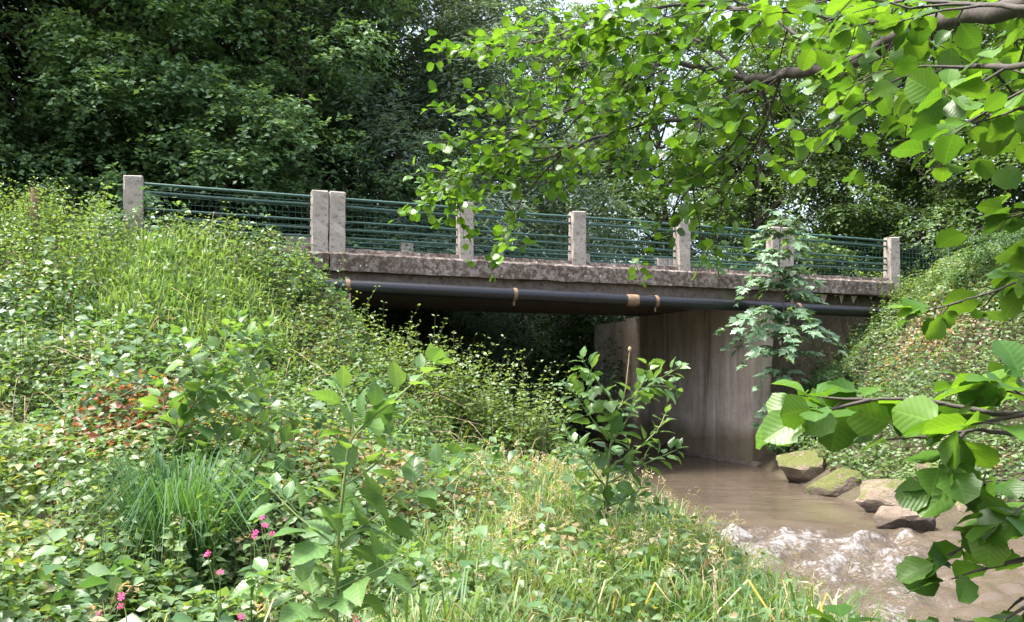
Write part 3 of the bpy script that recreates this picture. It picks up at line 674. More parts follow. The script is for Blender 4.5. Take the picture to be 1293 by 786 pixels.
C = mixc((.08, .15, .04), (.2, .24, .08), R.random(len(x))); dr_ = R.random(len(x)) < .25; C[dr_] = (.3, .25, .16)
blades(x, y, .2+.35*R.random(len(x)), .004+.003*R.random(len(x)), .3+.7*R.random(len(x)), C, 'mixed_grass', 'scattered grass blades among the leaves of the left bank')
# tussock of dark sedge
def tussock(cx, cy, n, r, hh, c1, c2, label, name='grass_tussock', cat='grass'):
    a = R.random(n)*6.283; q = R.random(n)**.7*r; x = cx+np.cos(a)*q; y = cy+np.sin(a)*q
    b0 = np.stack([x, y, H(x, y)-.02], -1); dr = np.stack([np.cos(a), np.sin(a), np.zeros(n)], -1); sd_ = np.stack([-np.sin(a), np.cos(a), np.zeros(n)], -1)
    a = a+R.normal(size=n)*.7; dr = np.stack([np.cos(a), np.sin(a), np.zeros(n)], -1); hg = (hh*(.45+.6*R.random(n)))[:, None]; ln = ((.2+1.0*q/r*R.random(n)**.7))[:, None]; ww = (.004+.003*R.random(n))[:, None]*sd_; up = np.array([0, 0, 1.0])
    p1 = b0+up*hg*.5+dr*hg*ln*.18; p2 = b0+up*hg*.85+dr*hg*ln*.5; p3 = b0+up*hg*(1-.55*ln)+dr*hg*ln*.95
    V = np.stack([b0-ww*.6, b0+ww*.6, p1-ww, p1+ww, p2-ww*.7, p2+ww*.7, p3], 1); base = np.array([cx, cy, h1(cx, cy)])
    F = (np.array([[0,1,3],[0,3,2],[2,3,5],[2,5,4],[4,5,6]])[None]+(np.arange(n)*7)[:, None, None]).reshape(-1, 3)
    o = obj(name, mesh(name, V.reshape(-1, 3)-base, F, M['grass'], tint=np.repeat(mixc(c1, c2, R.random(n)), 7, axis=0)), None, tuple(base))
    return tag(o, label, cat)
tussock(-2.22, 5.4, 900, .30, .92, (.03, .085, .035), (.06, .13, .05), 'dense dark green grass tussock low on the left bank')
for px, Z, hh, lb in [(905, 6.6, .5, 'arching grass tussock at the water edge before the riffle'), (800, 5.4, .5, 'bright grass tussock at the bottom centre right of the frame'),
                      (980, 5.5, .45, 'grass tussock nearest the stream at the bottom'), (690, 6.6, .42, 'grass tussock beside the tall branching plant')]:
    tussock((px-646.5)/FPX*Z, Z, 420, .26, hh, (.07, .14, .035), (.15, .23, .06), lb)
# seed heads: thin stalks with pale spikelets, uncountable
def seedheads(x, y, hgt, c, name, label):
    Pn = []; Vs = []; Fs = []; k = 0; Ts = []
    for i in range(len(x)):
        b0 = np.array([x[i], y[i], h1(x[i], y[i])]); a = R.random()*6.28; ln = .12+.3*R.random()
        dr = np.array([math.cos(a), math.sin(a), 0]); tp = b0+np.array([0, 0, hgt[i]])+dr*hgt[i]*ln
        pts = np.array([b0, b0+(tp-b0)*.5+np.array([0, 0, .04]), tp, tp+dr*.07-np.array([0, 0, .02])])
        v, f = tube(pts, [.0022, .002, .0015, .001], 3); f = np.concatenate([f[:, [0, 1, 2]], f[:, [0, 2, 3]]])
        Vs.append(v); Fs.append(f+k); k += len(v); Ts.append(np.tile([.3, .26, .13], (len(v), 1)))
        m_ = 14; q = R.random(m_); P = tp+(pts[3]-tp)*q[:, None]*1.2-(tp-b0)*.12*R.random((m_, 1))+R.normal(size=(m_, 3))*.008
        v, f, t_ = leaves(LW, P, rdir(m_, -.2)+dr, rdir(m_), .03+.02*R.random(m_), np.tile(np.array(c)*(.8+.4*R.random()), (m_, 1)))
        Vs.append(v); Fs.append(f+k); k += len(v); Ts.append(t_)
    o = obj(name, mesh(name, np.concatenate(Vs), np.concatenate(Fs), M['grass'], tint=np.concatenate(Ts))); return tag(o, label, 'grass', kind='stuff')
x, y = gpts(900, (-.9, 2.5), (4.2, 10.0), lambda x, y: .6*lowb(x, y))
seedheads(x, y, .35+.35*R.random(len(x)), (.36, .31, .23), 'seed_heads', 'pale straw seed heads above the grass by the water')
x, y = gpts(260, (-5.5, -.6), (3.4, 9.5), lambda x, y: .35*(np.abs(x) < .65*y))
seedheads(x, y, .3+.25*R.random(len(x)), (.38, .28, .2), 'seed_heads', 'dry brown seed heads among the leaves of the left bank')

# ------------------------------------------------------------------ leafy shoots (nettles, balsam seedlings)
def shoots(x, y, hgt, ls, pairs, C1, C2, lean=.25, base=None, top_small=.45):
    n = len(x); b0 = np.stack([x, y, H(x, y)], -1); a = R.random(n)*6.283
    dr = np.stack([np.cos(a), np.sin(a), np.zeros(n)], -1)*(lean*R.random(n)*hgt)[:, None]; up = np.array([0, 0, 1.0])
    t = np.linspace(.18, 1, pairs)[None, :]
    P = b0[:, None]+up*(hgt[:, None]*t)[..., None]+dr[:, None]*(t**1.6)[..., None]
    th = R.random((n, 1))*3.14+np.arange(pairs)[None]*1.57+R.normal(size=(n, pairs))*.3
    sz = (ls*(1-(1-top_small)*t**2)*np.minimum(1, t*2+.3))*(.75+.5*R.random((n, pairs)))
    o_ = np.stack([np.cos(th), np.sin(th), np.zeros_like(th)], -1); cc = np.clip(R.random((n, 1))*.7+R.random((n, pairs))*.4+.25*t-.2, 0, 1)
    Cc = np.array(C1)*(1-cc[..., None])+np.array(C2)*cc[..., None]
    Vs, Fs, Ts, k = [], [], [], 0
    for sg in (1, -1):
        D_ = o_*sg+np.array([0, 0, 1])*((t-.6)*.9)[..., None]+R.normal(size=P.shape)*.35; N_ = up+o_*sg*.3+R.normal(size=P.shape)*.4
        v, f, c = leaves(L4, P.reshape(-1, 3)+nrm(D_.reshape(-1, 3))*.012, D_.reshape(-1, 3), N_.reshape(-1, 3), sz.ravel(), Cc.reshape(-1, 3))
        Vs.append(v); Fs.append(f+k); Ts.append(c); k += len(v)
    # stems as three-sided prisms
    rings = []
    for tt_, r_ in ((0, .006), (.5, .004), (1, .002)):
        c = b0+up*(hgt*tt_)[:, None]+dr*tt_**1.6
        rings.append(np.stack([c+np.array([math.cos(q), math.sin(q), 0])*r_ for q in (0, 2.1, 4.2)], 1))
    v = np.concatenate(rings, 1).reshape(-1, 3)
    f = np.array([[i*3+j, i*3+(j+1) % 3, (i+1)*3+(j+1) % 3] for i in (0, 1) for j in range(3)]+[[i*3+j, (i+1)*3+(j+1) % 3, (i+1)*3+j] for i in (0, 1) for j in range(3)])
    f = (f[None]+(np.arange(n)*9)[:, None, None]).reshape(-1, 3)
    Vs.append(v); Fs.append(f+k); Ts.append(np.tile(np.array([.13, .15, .06]), (len(v), 1)))
    return np.concatenate(Vs), np.concatenate(Fs), np.concatenate(Ts)
def kl2(x, y):
    s, d = toB(x, y); return (H(x, y) > .2)*(np.abs(x) < .7*y+.3)*((d < -.25) | (s < -.3))*(d < .8)*(1-.85*grassy(x, y))*smooth(.38, .62, fbm(x, y, 0, .9, 61))
x, y = gpts(9500, (-9, .2), (4.2, 12.8), kl2)
V, F, T = shoots(x, y, (.2+.62*R.random(len(x))**1.5)*(.6+.05*y)*(.5+1.0*noise(x, y, 0, .8, 71)), .095, 7, (.06, .13, .04), (.15, .225, .08)); print('shoots', len(x), len(F))
tag(obj('nettle_shoots', mesh('nettle_shoots', V, F, M['leaf'], tint=T)), 'upright leafy nettle shoots scattered over the left bank', 'nettles', kind='stuff')
x, y = gpts(1500, (5.6, 13), (9, 18), lambda x, y: (H(x, y) > .7)*(toB(x, y)[1] < -.2)*(.25+.75*smooth(2.2, 3.2, H(x, y)))*(x < .75*y+.5))
V, F, T = shoots(x, y, .3+.55*R.random(len(x)), .085, 8, (.06, .12, .035), (.15, .22, .07))
tag(obj('nettle_shoots', mesh('nettle_shoots', V, F, M['leaf'], tint=T)), 'upright leafy nettle shoots along the top of the right bank', 'nettles', kind='stuff')
x, y = gpts(700, (-10, -5.2), (9.8, 13), lambda x, y: 1.0*(H(x, y) > 2.2)*(np.abs(x) < .72*y)*(x+.55*(y-11.5) < -5.7))
V, F, T = shoots(x, y, .5+.65*R.random(len(x)), .09, 9, (.075, .15, .045), (.16, .235, .08))
tag(obj('nettle_shoots', mesh('nettle_shoots', V, F, M['leaf'], tint=T)), 'tall bright weeds at the top of the left bank beside the end post', 'nettles', kind='stuff')

def shrub(pts, n, hr, label, pairs=11, ls=.105, c1=(.075, .135, .045), c2=(.17, .24, .095)):
    """upright many-stemmed bush: pts = [(x, y, spread)]"""
    base = np.array([pts[0][0], pts[0][1], h1(pts[0][0], pts[0][1])])
    o = thing('shrub', label, 'shrub', tuple(base), 'upright shrubs before the bridge opening')
    xs, ys, hs_ = [], [], []
    for (cx, cy, r) in pts:
        q = R.normal(size=(n, 2))*r*.5; xs.append(cx+q[:, 0]); ys.append(cy+q[:, 1]); hs_.append(hr[0]+(hr[1]-hr[0])*R.random(n)**1.3)
    x = np.concatenate(xs); y = np.concatenate(ys); hh = np.concatenate(hs_)
    V, F, T = shoots(x, y, hh, ls, pairs, c1, c2, .75)
    obj('foliage', mesh('foliage', V-base, F, M['leaf'], tint=T), o)
    mb = MB()
    for i in range(0, len(x), 6):
        b_ = np.array([x[i], y[i], h1(x[i], y[i])]); mb.tube(np.array([b_-[0, 0, .05], b_+[.05*R.normal(), .05*R.normal(), hh[i]*.6]]), [.012, .006], 5)
    mb.build('stems', M['dry_stem'], o, base)['kind'] = 'stuff'; return o
shrub([(-1.75, 12.0, .5), (-1.3, 12.0, .55)], 65, (.6, 1.5), 'leafy shrub on the slope just below the pipe end')
shrub([(-.85, 11.7, .6), (-.4, 11.6, .55)], 85, (.7, 1.75), 'taller leafy shrub whose tips stand against the dark opening')
shrub([(.05, 11.3, .45), (.3, 10.9, .4)], 75, (.5, 1.6), 'rightmost leafy shrub at the dark bridge opening above the water')
shrub([(-2.5, 11.3, .6), (-2.0, 10.7, .6)], 55, (.4, .8), 'low leafy shrub on the slope left of the bridge opening', 9)
shrub([(-3.1, 12.0, .45), (-2.55, 12.3, .4)], 55, (.4, .85), 'leafy shrub touching the left end of the black pipe', 9, .1)

# ------------------------------------------------------------------ single large leaves
def leaf_mesh(kind, seed, mat):
    rr = np.random.default_rng(seed); rows = 6; cols = np.array([-1, -.5, 0, .5, 1])
    ys = np.linspace(0, 1, rows+1)
    prof = {'alder': [.10, .34, .44, .47, .43, .30, .05], 'balsam': [.04, .22, .31, .30, .23, .12, .008]}[kind]
    V = []
    cu, fo, tw = rr.uniform(.05, .3), rr.uniform(.08, .3), rr.normal()*.15
    for i, yv in enumerate(ys):
        for c in cols:
            wd = prof[i]*(1+(.09 if i % 2 else -.05)*(abs(c) == 1)+rr.normal()*.03*(abs(c) == 1))
            x = c*wd; yy = yv+(.03*rr.normal() if abs(c) == 1 and 0 < i < rows else 0)+(.05*abs(c)*(1-yv))
            zz = abs(x)*fo-cu*yv*yv+tw*x*yv+.02*math.sin(yv*16+c*2)*abs(c)+rr.normal()*.006
            V.append((x, yy, zz))
    F = [(i*5+j, i*5+j+1, (i+1)*5+j+1, (i+1)*5+j) for i in range(rows) for j in range(4)]
    # stalk
    k = len(V); V += [(-.012, -.22, .02), (.012, -.22, .02), (.012, .02, .0), (-.012, .02, .0)]; F.append((k, k+1, k+2, k+3))
    return mesh('leaf', np.array(V), F, mat, True)
def syc_mesh(seed, mat):
    rr = np.random.default_rng(seed); V = [(0, .12, 0)]; ang = []
    # five lobes around the stalk end
    for a, L in ((-2.25, .34), (-1.75, .30), (-1.25, .62), (-.85, .36), (-.62, .55), (-.3, .52), (0, .98), (.3, .52), (.62, .55), (.85, .36), (1.25, .62), (1.75, .30), (2.25, .34)):
        L *= 1+rr.normal()*.06; V.append((math.sin(a)*L, .12+math.cos(a)*L, -.22*L*L+rr.normal()*.02+(.05 if abs(L) < .4 else 0)))
    F = [(0, i+1, i) for i in range(1, len(V)-1)]+[(0, 1, len(V)-1)]
    return mesh('leaf', np.array(V), F, mat, False)
LM = {'alder': [leaf_mesh('alder', 100+i, M['alder_leaf']) for i in range(6)], 'balsam': [leaf_mesh('balsam', 200+i, M['balsam_leaf']) for i in range(6)],
      'sycamore': [syc_mesh(300+i, M['sycamore_leaf']) for i in range(6)]}
def put_leaf(kind, parent, base, P, D, N, size):
    D = np.asarray(D, float); D = D/np.linalg.norm(D); X = np.cross(D, N); X /= max(np.linalg.norm(X), 1e-6); Z_ = np.cross(X, D)
    o = bpy.data.objects.new('leaf', LM[kind][R.integers(6)]); link(o, parent)
    m_ = Matrix([[X[0], D[0], Z_[0], 0], [X[1], D[1], Z_[1], 0], [X[2], D[2], Z_[2], 0], [0, 0, 0, 1]])
    q = np.asarray(P)+D*size*.2-base
    o.matrix_local = Matrix.Translation(Vector(q)) @ m_ @ Matrix.Diagonal((size*R.uniform(.9, 1.1), size, size, 1)); return o
UP = np.array([0, 0, 1.0])

# --- big branching plants (balsam), stems given as image-plane sketches at their own depth
def balsam(stems, label, leaf, gap, r0, dz=.12, name='balsam_plant', first=.2, topbuds=True, base=None):
    pol = [spline([at(px, py, Z) for px, py, Z in s_], 6) for s_ in stems]
    b0 = pol[0][0]; gz = h1(b0[0], b0[1])
    base = np.array([b0[0], b0[1], gz]); o = thing(name, label, 'plant', tuple(base), 'tall leafy plants in the foreground')
    pol[0] = np.vstack([base-[0, 0, .05], pol[0]])
    for si, p in enumerate(pol):
        # push the branch in depth a little so the plant is round
        off = 0 if si == 0 else R.uniform(-dz, dz)
        tt_ = np.linspace(0, 1, len(p)); p = p+np.stack([0*tt_, off*tt_, 0*tt_], -1)
        rr = r0*(1 if si == 0 else .62); bo_ = MB().tube(p, np.linspace(rr, rr*.3, len(p)), 7).build('stem' if si == 0 else 'branch', M['green_stem'], o, base)
        L = np.concatenate([[0], np.cumsum(np.linalg.norm(np.diff(p, axis=0), axis=1))]); s_ = gap*first if si else .35*L[-1]; k = 0
        while s_ < L[-1]+1e-3:
            q = np.array([np.interp(s_, L, p[:, j]) for j in range(3)]); i_ = min(len(p)-2, np.searchsorted(L, s_)-1); tg = nrm(p[i_+1]-p[max(i_, 0)])
            a0 = k*1.57+R.normal()*.3; a_ = nrm(np.cross(tg, [.3, 1, .2])); b_ = np.cross(tg, a_); u = s_/L[-1]
            for sg in ((0, 3.14) if R.random() < .8 else (0, 2.1, 4.2)):
                d_ = a_*math.cos(a0+sg)+b_*math.sin(a0+sg); D_ = d_*.9+tg*(.35+.4*u)+UP*R.uniform(-.35, .25)
                put_leaf('balsam', bo_, base, q+d_*rr*.8, D_, UP+R.normal(size=3)*.35, leaf*(1-.45*u)*R.uniform(.7, 1.2))
            s_ += gap*(1-.4*u)*R.uniform(.8, 1.2); k += 1
        for _ in range(3): put_leaf('balsam', bo_, base, p[-1], tg+R.normal(size=3)*.5, UP+R.normal(size=3)*.4, leaf*.45*R.uniform(.7, 1.2))
    return o
Z0 = 3.0
balsam([[(423, 900, Z0), (425, 786, Z0), (426, 699, Z0), (435, 606, Z0), (447, 550, Z0), (500, 504, Z0), (545, 462, Z0)],
        [(427, 690, Z0), (470, 655, Z0), (525, 620, Z0), (578, 572, Z0)], [(437, 612, Z0), (475, 585, Z0), (500, 548, Z0)],
        [(425, 690, Z0), (375, 655, Z0), (338, 622, Z0)], [(424, 780, Z0), (380, 740, Z0), (340, 715, Z0)], [(425, 745, Z0), (480, 715, Z0), (520, 690, Z0)],
        [(447, 552, Z0), (440, 520, Z0), (425, 495, Z0)]],
       'tall green branching plant with broad pointed leaves, bottom centre foreground', .165, .09, .0085)
Z0 = 6.2
balsam([[(200, 660, Z0), (221, 555, Z0), (252, 500, Z0), (279, 448, Z0), (291, 405, Z0)], [(230, 540, Z0), (262, 528, Z0), (300, 500, Z0), (335, 480, Z0)],
        [(215, 580, Z0), (250, 570, Z0), (300, 560, Z0), (345, 535, Z0)], [(225, 550, Z0), (205, 520, Z0), (200, 490, Z0)], [(245, 515, Z0), (290, 470, Z0), (315, 425, Z0)],
        [(212, 590, Z0), (270, 590, Z0), (330, 585, Z0), (380, 555, Z0)], [(262, 480, Z0), (240, 450, Z0), (235, 425, Z0)]],
       'leafy green plant in front of the red patch on the left bank', .22, .095, .009)
Z0 = 6.4
balsam([[(763, 700, Z0), (765, 640, Z0), (768, 590, Z0), (772, 556, Z0), (781, 516, Z0), (820, 487, Z0), (859, 463, Z0)],
        [(779, 514, Z0), (755, 485, Z0), (731, 455, Z0)], [(768, 556, Z0), (740, 520, Z0), (713, 483, Z0)], [(760, 610, Z0), (730, 570, Z0), (706, 536, Z0)],
        [(770, 590, Z0), (805, 570, Z0), (835, 545, Z0), (848, 525, Z0)], [(768, 610, Z0), (810, 590, Z0), (860, 570, Z0)], [(772, 560, Z0), (790, 530, Z0), (800, 500, Z0)],
        [(765, 640, Z0), (800, 630, Z0), (835, 640, Z0)], [(765, 635, Z0), (740, 620, Z0), (722, 600, Z0)], [(800, 500, Z0), (812, 480, Z0), (815, 462, Z0)], [(740, 520, Z0), (738, 500, Z0), (742, 480, Z0)], [(820, 487, Z0), (838, 488, Z0), (858, 492, Z0)], [(764, 655, Z0), (790, 645, Z0), (815, 615, Z0)], [(764, 660, Z0), (745, 645, Z0), (735, 640, Z0)]],
       'wide branching plant standing before the dark opening at the water edge', .17, .085, .013, .3)
MBs = MB().tube(spline([at(783, 515, 6.4), at(790, 490, 6.45), at(795, 443, 6.45)], 5), [.004]*10+[.003], 5)
bs = np.array(at(783, 515, 6.4)); st_ = thing('dry_stalk', 'single thin stalk with a pale bud rising before the abutment', 'stalk', tuple(bs))
MBs.build('stem', M['dry_stem'], st_, bs)
bmq = bmesh.new(); bmesh.ops.create_icosphere(bmq, subdivisions=1, radius=.016)
for v in bmq.verts: v.co.z *= 1.4
bud = bpy.data.meshes.new('bud'); bmq.to_mesh(bud); bmq.free(); bud.materials.append(M['dry_stem']); obj('bud', bud, st_, tuple(at(795, 441, 6.45)-bs))
Z0 = 7.0
balsam([[(330, 480, Z0), (318, 455, Z0), (305, 425, Z0), (300, 402, Z0)], [(318, 450, Z0), (335, 430, Z0), (345, 412, Z0)]],
       'small leafy shoot with a large pale leaf above the left plant', .2, .08, .008)

# --- pink campion flowers
def petal_mesh(seed):
    V, F = [], []
    for k in range(5):
        a = k*2*math.pi/5; c, s_ = math.cos(a), math.sin(a); n0 = len(V)
        for (x, y_, z_) in ((0, .1, 0), (-.3, .7, .12), (-.16, 1, .1), (0, .82, .12), (.16, 1, .1), (.3, .7, .12)): V.append((c*x-s_*y_, s_*x+c*y_, z_))
        F += [(n0, n0+3, n0+2, n0+1), (n0, n0+5, n0+4, n0+3)]
    return mesh('flower', np.array(V), F, M['pink'])
FM = petal_mesh(1)
for heads, Z0, lb in [([(328, 653), (333, 664), (321, 675), (345, 674)], 4.4, 'pink flowers at the left of the central tall plant'),
                      ([(154, 752), (126, 775), (91, 783), (63, 783), (150, 765)], 4.1, 'cluster of pink flowers along the bottom left edge'),
                      ([(278, 724), (305, 780), (262, 700)], 4.2, 'sparse pink flowers below the dark grass tussock'),
                      ([(437, 751), (440, 770), (449, 783)], 3.3, 'pink flowers low beside the stem of the central tall plant')]:
    b0 = at(np.mean([q[0] for q in heads]), 700, Z0); base = np.array([b0[0], b0[1], h1(b0[0], b0[1])])
    o = thing('campion_plant', lb, 'flowers', tuple(base), 'pink flowering plants')
    for px, py in heads:
        p = at(px, py, Z0+R.uniform(-.1, .1)); MB().tube(spline([base+R.normal(size=3)*[.03, .03, 0], (base+p)/2+R.normal(size=3)*.02, p], 4), .0025, 4).build('stem', M['green_stem'], o, base)
        for _ in range(2):
            obj('flower', FM, o, tuple(p-base+R.normal(size=3)*.008), (R.uniform(.3, 1.3), R.normal()*.5, R.normal()*.6), (.019,)*3)

# --- sycamore sapling before the abutment
sb = np.array([5.12, 15.1, h1(5.12, 15.1)]); syc = thing('sycamore_sapling', 'young sycamore with tiers of grey green lobed leaves before the abutment', 'tree', tuple(sb))
tp = spline([sb-[0, 0, .1], at(985, 480, 15.0), at(990, 400, 14.95), at(984, 340, 14.9), at(986, 282, 14.9)], 6)
MB().tube(tp, np.linspace(.028, .006, len(tp)), 7).build('trunk', M['bark'], syc, sb)
SL = []
for (py, wl, wr, nb) in [(300, 30, 30, 5), (325, 55, 45, 6), (352, 45, 30, 5), (375, 50, 50, 5), (392, 70, 65, 7), (418, 95, 75, 7), (445, 75, 80, 7), (468, 60, 60, 5), (500, 40, 40, 4), (530, 40, 45, 5)]:
    i_ = np.argmin(np.abs(tp[:, 2]-at(0, py-20, 15)[2])); q = tp[i_]
    for b_ in range(nb):
        a = math.pi*2*b_/nb+R.normal()*.5; ln = (wl if math.cos(a) < 0 else wr)/FPX*15*R.uniform(.7, 1.05); dv = np.array([math.cos(a), math.sin(a)*.75, 0])
        q0 = q+UP*R.uniform(-.14, .14); pts = spline([q0, q0+dv*ln*.5+UP*.10, q0+dv*ln*.95-UP*R.uniform(.05, .3)], 4)
        MB().tube(pts, np.linspace(.009, .003, len(pts)), 4).build('branch', M['twig'], syc, sb)
        m_ = max(2, int(ln/.12))
        for j in range(m_):
            u = (j+1)/m_; p = pts[min(len(pts)-1, int(u*(len(pts)-1)))]
            for sg in (1, -1):
                sdv = np.array([-dv[1], dv[0], 0])*sg
                SL.append((p, dv*.7+sdv*.75*(u < .95 or sg > 0)+UP*R.uniform(-.5, 0)+R.normal(size=3)*.15, UP+dv*.35+np.array([0, -.45, 0])+R.normal(size=3)*.25, R.uniform(.13, .24)))
SL.sort(key=lambda q: q[0][1]-q[3]*3)
for q in SL[:296]: put_leaf('sycamore', syc, sb, *q)
if len(SL) > 296:
    me = LM['sycamore'][1]; tv = np.array([v.co[:] for v in me.vertices]); tf = np.array([list(p.vertices) for p in me.polygons])
    P, D, N, S = (np.array([q[i] for q in SL[296:]]) for i in range(4))
    V, F, T = leaves((tv, tf), P, D, N, S, mixc((.085, .16, .085), (.13, .215, .12), R.random(len(P))))
    obj('leaves', mesh('leaves', V-sb, F, M['leaf'], tint=T), syc)['kind'] = 'stuff'

# ivy mounds at the foot of the abutment and along the right bank
for x_, y_, s_, lb in [(5.2, 14.75, .24, 'dark ivy bush at the foot of the abutment above the boulders'), (5.9, 14.9, .26, 'low ivy bush under the sycamore on the right bank'), (8.9, 14.4, .4, 'leafy bush at the top of the right bank near the end post')]:
    tree('bush', 0, x_, y_, lb, 'bush', s_, tint=(.8, .9, .85), cat='bush')

# ------------------------------------------------------------------ alders
M['alder_mass'] = leafmat('alder_mass_leaf', trans=.42, rough=.38, spec=.4)
def alder(name, label, trunk, limbs, twig_gap, leaf, twl, nind=296):
    base = np.array(trunk[0]); o = thing(name, label, 'tree', tuple(base), 'alders leaning in from the right')
    tp = spline(trunk, 6); MB().tube(tp, np.linspace(.11, .05, len(tp)), 10).build('trunk', M['bark'], o, base)
    tw = MB(); LV = []
    def twig(p, d, L, r, depth):
        n = max(3, int(L/.05)); pts = [p]; dd = d.copy()
        for i in range(n):
            dd = nrm(dd+R.normal(size=3)*.10+np.array([0, 0, -.035])); pts.append(pts[-1]+dd*L/n)
        pts = np.array(pts); tw.tube(pts, np.linspace(r, .0012, len(pts)), 4)
        sg = 1
        for i in range(1, len(pts)):
            tg = nrm(pts[i]-pts[i-1]); sd_ = nrm(np.cross(tg, UP)+R.normal(size=3)*.35)*sg; sg = -sg
            if depth > 0 and R.random() < .38: twig(pts[i], nrm(tg*.7+sd_*.8), L*.5*R.uniform(.7, 1.2), r*.55, depth-1)
            if i >= 2 or depth == 0:
                if R.random() < .85: LV.append((pts[i], nrm(tg*.45+sd_*.9+np.array([0, 0, -.15])+R.normal(size=3)*.25), UP+R.normal(size=3)*.55, leaf*R.uniform(.6, 1.15)))
        LV.append((pts[-1], nrm(dd+R.normal(size=3)*.2), UP+R.normal(size=3)*.4, leaf*R.uniform(.6, 1)))
    for (pl_, r0, r1, dens, dead) in limbs:
        p = spline([at(*q) for q in pl_], 5); p = p+np.vstack([np.zeros(3), R.normal(size=(len(p)-1, 3))*min(.008, r0*.25)])
        MB().tube(p, np.linspace(r0, r1, len(p)), 7).build('limb', M['twig'], o, base)
        if dead: continue
        L = np.concatenate([[0], np.cumsum(np.linalg.norm(np.diff(p, axis=0), axis=1))]); s_ = .1
        while s_ < L[-1]:
            q = np.array([np.interp(s_, L, p[:, j]) for j in range(3)]); i_ = min(len(p)-2, max(0, np.searchsorted(L, s_)-1)); tg = nrm(p[i_+1]-p[i_])
            sd_ = nrm(np.cross(tg, UP)*R.choice([-1, 1])+UP*R.normal()*.55+R.normal(size=3)*.3)
            twig(q, nrm(tg*.75+sd_*.75), twl*R.uniform(.5, 1.2), .0045, 1); s_ += twig_gap/dens*R.uniform(.6, 1.4)
        twig(p[-1], nrm(p[-1]-p[-3]), twl*.8, .004, 1)
    tw.build('twigs', M['twig'], o, base)['kind'] = 'stuff'
    LV.sort(key=lambda q: -q[3]/max(.5, q[0][1])*(abs(q[0][0])/q[0][1] < .64))
    for q in LV[:nind]: put_leaf('alder', o, base, *q)
    rest = LV[nind:]; print(name, len(LV))
    if rest:
        me = LM['alder'][2]; tv = np.array([v.co[:] for v in me.vertices]); tf = []
        for p in me.polygons:
            v = list(p.vertices); tf += [v[:3], [v[0], v[2], v[3]]]
        P, D, N, S = (np.array([q[i] for q in rest]) for i in range(4))
        V, F, T = leaves((tv, np.array(tf)), P+nrm(D)*S[:, None]*.2, D, N, S, mixc((.035, .095, .014), (.10, .2, .024), R.random(len(P))))
        c = obj('leaves', mesh('leaves', V-base, F, M['alder_mass'], True, tint=T), o); c['kind'] = 'stuff'
    return o
alder('alder_tree', 'alder bough with round bright green leaves arching over the top right', [(3.3, 1.3, .25), (3.2, 1.35, 1.6), (2.7, 1.6, 2.7), (2.0, 1.8, 2.95)],
 [([(1420, -40, 1.9), (1293, 5, 2.3), (1150, 35, 3.0), (1100, 70, 3.2), (1050, 85, 3.5), (1000, 93, 3.8), (946, 100, 4.1)], .034, .022, .55, 0),
  ([(946, 100, 4.1), (900, 88, 4.3), (855, 81, 4.5), (824, 85, 4.6), (796, 98, 4.75), (764, 122, 4.9), (717, 140, 5.1), (678, 158, 5.3), (630, 165, 5.5)], .016, .004, 1, 0),
  ([(1000, 93, 3.8), (965, 105, 3.95), (914, 126, 4.2), (887, 146, 4.3), (847, 152, 4.5), (796, 160, 4.7), (757, 173, 4.9), (717, 187, 5.0), (678, 205, 5.2), (620, 205, 5.5), (565, 222, 5.8)], .018, .004, 1, 0),
  ([(717, 187, 5.0), (690, 215, 5.2), (660, 250, 5.3), (645, 285, 5.4)], .007, .003, 1.0, 0),
  ([(960, 107, 4.0), (940, 160, 4.1), (905, 205, 4.3), (870, 240, 4.5), (845, 270, 4.6)], .008, .003, .8, 0),
  ([(985, 100, 3.9), (965, 160, 4.0), (940, 210, 4.2), (915, 250, 4.3)], .007, .003, .7, 0),
  ([(1150, 35, 3.0), (1050, 20, 3.4), (950, 12, 3.8), (850, 8, 4.3), (760, 25, 4.8), (690, 50, 5.2), (635, 60, 5.6)], .014, .004, 1, 0),
  ([(946, 100, 4.1), (900, 62, 4.3), (840, 42, 4.6), (780, 60, 4.9), (710, 95, 5.3), (640, 105, 5.6)], .010, .003, .9, 0),
  ([(678, 158, 5.3), (640, 180, 5.5), (600, 205, 5.7), (560, 235, 5.9)], .006, .002, 1.1, 0),
  ([(1050, 85, 3.5), (1000, 40, 3.7), (940, -10, 4.0), (880, -40, 4.2)], .012, .004, .9, 0),
  ([(1420, 60, 1.6), (1310, 80, 1.8), (1230, 85, 2.1), (1150, 95, 2.4), (1110, 110, 2.6)], .010, .003, .9, 0),
  ([(1420, 10, 1.7), (1300, 10, 1.9), (1220, 5, 2.2), (1140, 0, 2.5)], .010, .003, .9, 0),
  ([(960, 107, 4.0), (972, 140, 4.0), (982, 172, 4.0)], .010, .006, 0, 1)], .098, .070, .44)
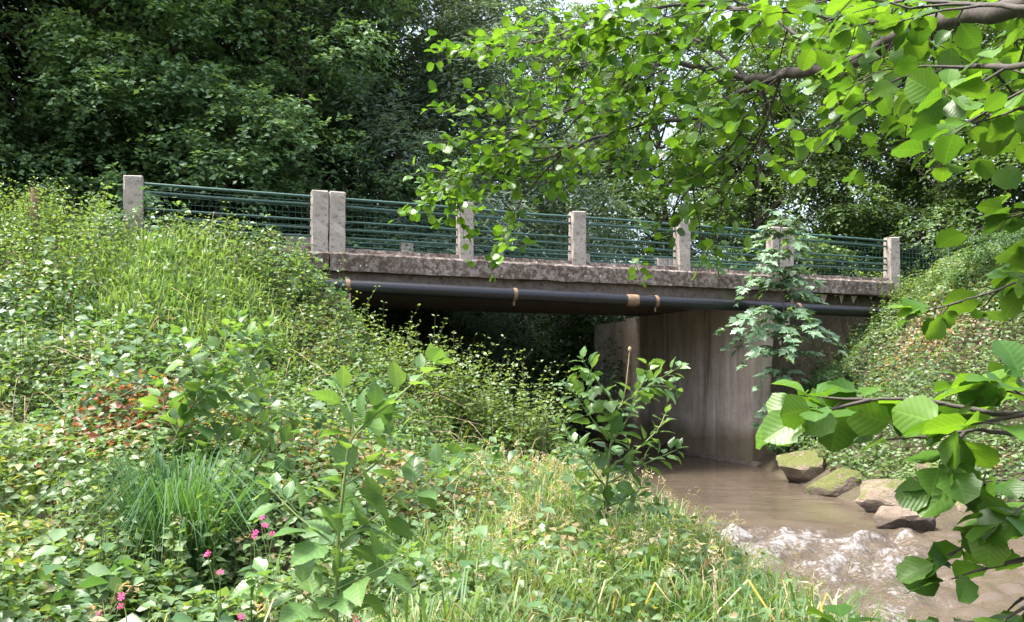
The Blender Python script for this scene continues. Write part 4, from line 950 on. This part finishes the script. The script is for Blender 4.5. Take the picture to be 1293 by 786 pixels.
alder('alder_tree', 'large near alder leaves reaching in low at the right edge', [(2.6, .9, .25), (2.5, .95, 1.2), (2.2, 1.1, 2.0), (1.9, 1.3, 2.2)],
 [([(1420, 490, 1.2), (1293, 524, 1.35), (1216, 515, 1.45), (1150, 505, 1.5), (1090, 505, 1.55)], .006, .0025, .85, 0),
  ([(1400, 540, 1.25), (1293, 548, 1.35), (1230, 545, 1.42), (1170, 550, 1.5)], .005, .002, .7, 0),
  ([(1400, 640, 1.25), (1320, 660, 1.4), (1280, 665, 1.5), (1245, 675, 1.55)], .005, .002, .9, 0),
  ([(1400, 740, 1.25), (1330, 745, 1.4), (1290, 755, 1.5)], .005, .002, .9, 0),
  ([(1420, 240, 1.8), (1320, 262, 2.0), (1260, 280, 2.15)], .005, .002, .6, 0),
  ([(1420, 350, 1.8), (1310, 350, 2.0), (1250, 370, 2.1), (1215, 380, 2.15)], .005, .002, .7, 0),
  ([(1420, 100, 1.5), (1310, 130, 1.7), (1250, 150, 1.9)], .006, .002, .6, 0),
  ([(1420, 430, 1.5), (1320, 440, 1.7), (1270, 470, 1.75)], .005, .002, .7, 0),
  ([(1420, 600, 1.3), (1320, 605, 1.45), (1265, 610, 1.5)], .005, .002, .8, 0),
  ([(1420, 690, 1.3), (1330, 700, 1.45), (1270, 712, 1.5)], .005, .002, .8, 0),
  ([(1420, 790, 1.3), (1320, 790, 1.45), (1240, 785, 1.5)], .005, .002, .8, 0),
  ([(1180, 930, 1.4), (1130, 880, 1.5), (1095, 845, 1.55)], .004, .002, .6, 0)], .064, .079, .125)

# ------------------------------------------------------------------ small things at the edges
fp = at(44, 262, 11.6); fb = np.array([fp[0], fp[1], h1(fp[0], fp[1])])
o = thing('fence_post', 'weathered brown wooden fence post among weeds at the far left', 'post', tuple(fb))
MB().tube(np.array([fb-[0, 0, .2], [fb[0], fb[1], at(44, 238, 11.6)[2]]]), .055, 8).build('shaft', M['wood'], o, fb)
tp_ = mesh('top', np.array([[math.cos(a)*.055, math.sin(a)*.055, 0] for a in np.arange(8)*math.pi/4]+[[0, 0, .012]]), [(i, (i+1) % 8, 8) for i in range(8)], M['wood'])
obj('top', tp_, o, (0, 0, at(44, 238, 11.6)[2]-fb[2]))
fe = thing('wire_fence', 'green wire mesh fence running on beyond the right end post', 'fence', tuple(B(15.6, .15, 3.6))); fbb = np.array(B(15.6, .15, 3.6))
mb = MB()
for s_ in np.arange(15.0, 18.2, .1): mb.tube(B(s_, .15, np.array([3.65, 4.7])), .003, 4)
for z_ in np.arange(3.7, 4.75, .1): mb.tube(B(np.array([15.0, 18.2]), .15, z_), .003, 4)
mb.build('wire_mesh', M['wire'], fe, fbb)
for s_ in (16.6, 18.2): MB().tube(B(s_, .17, np.array([3.5, 4.8])), .025, 8).build('post', M['rail'], fe, fbb)
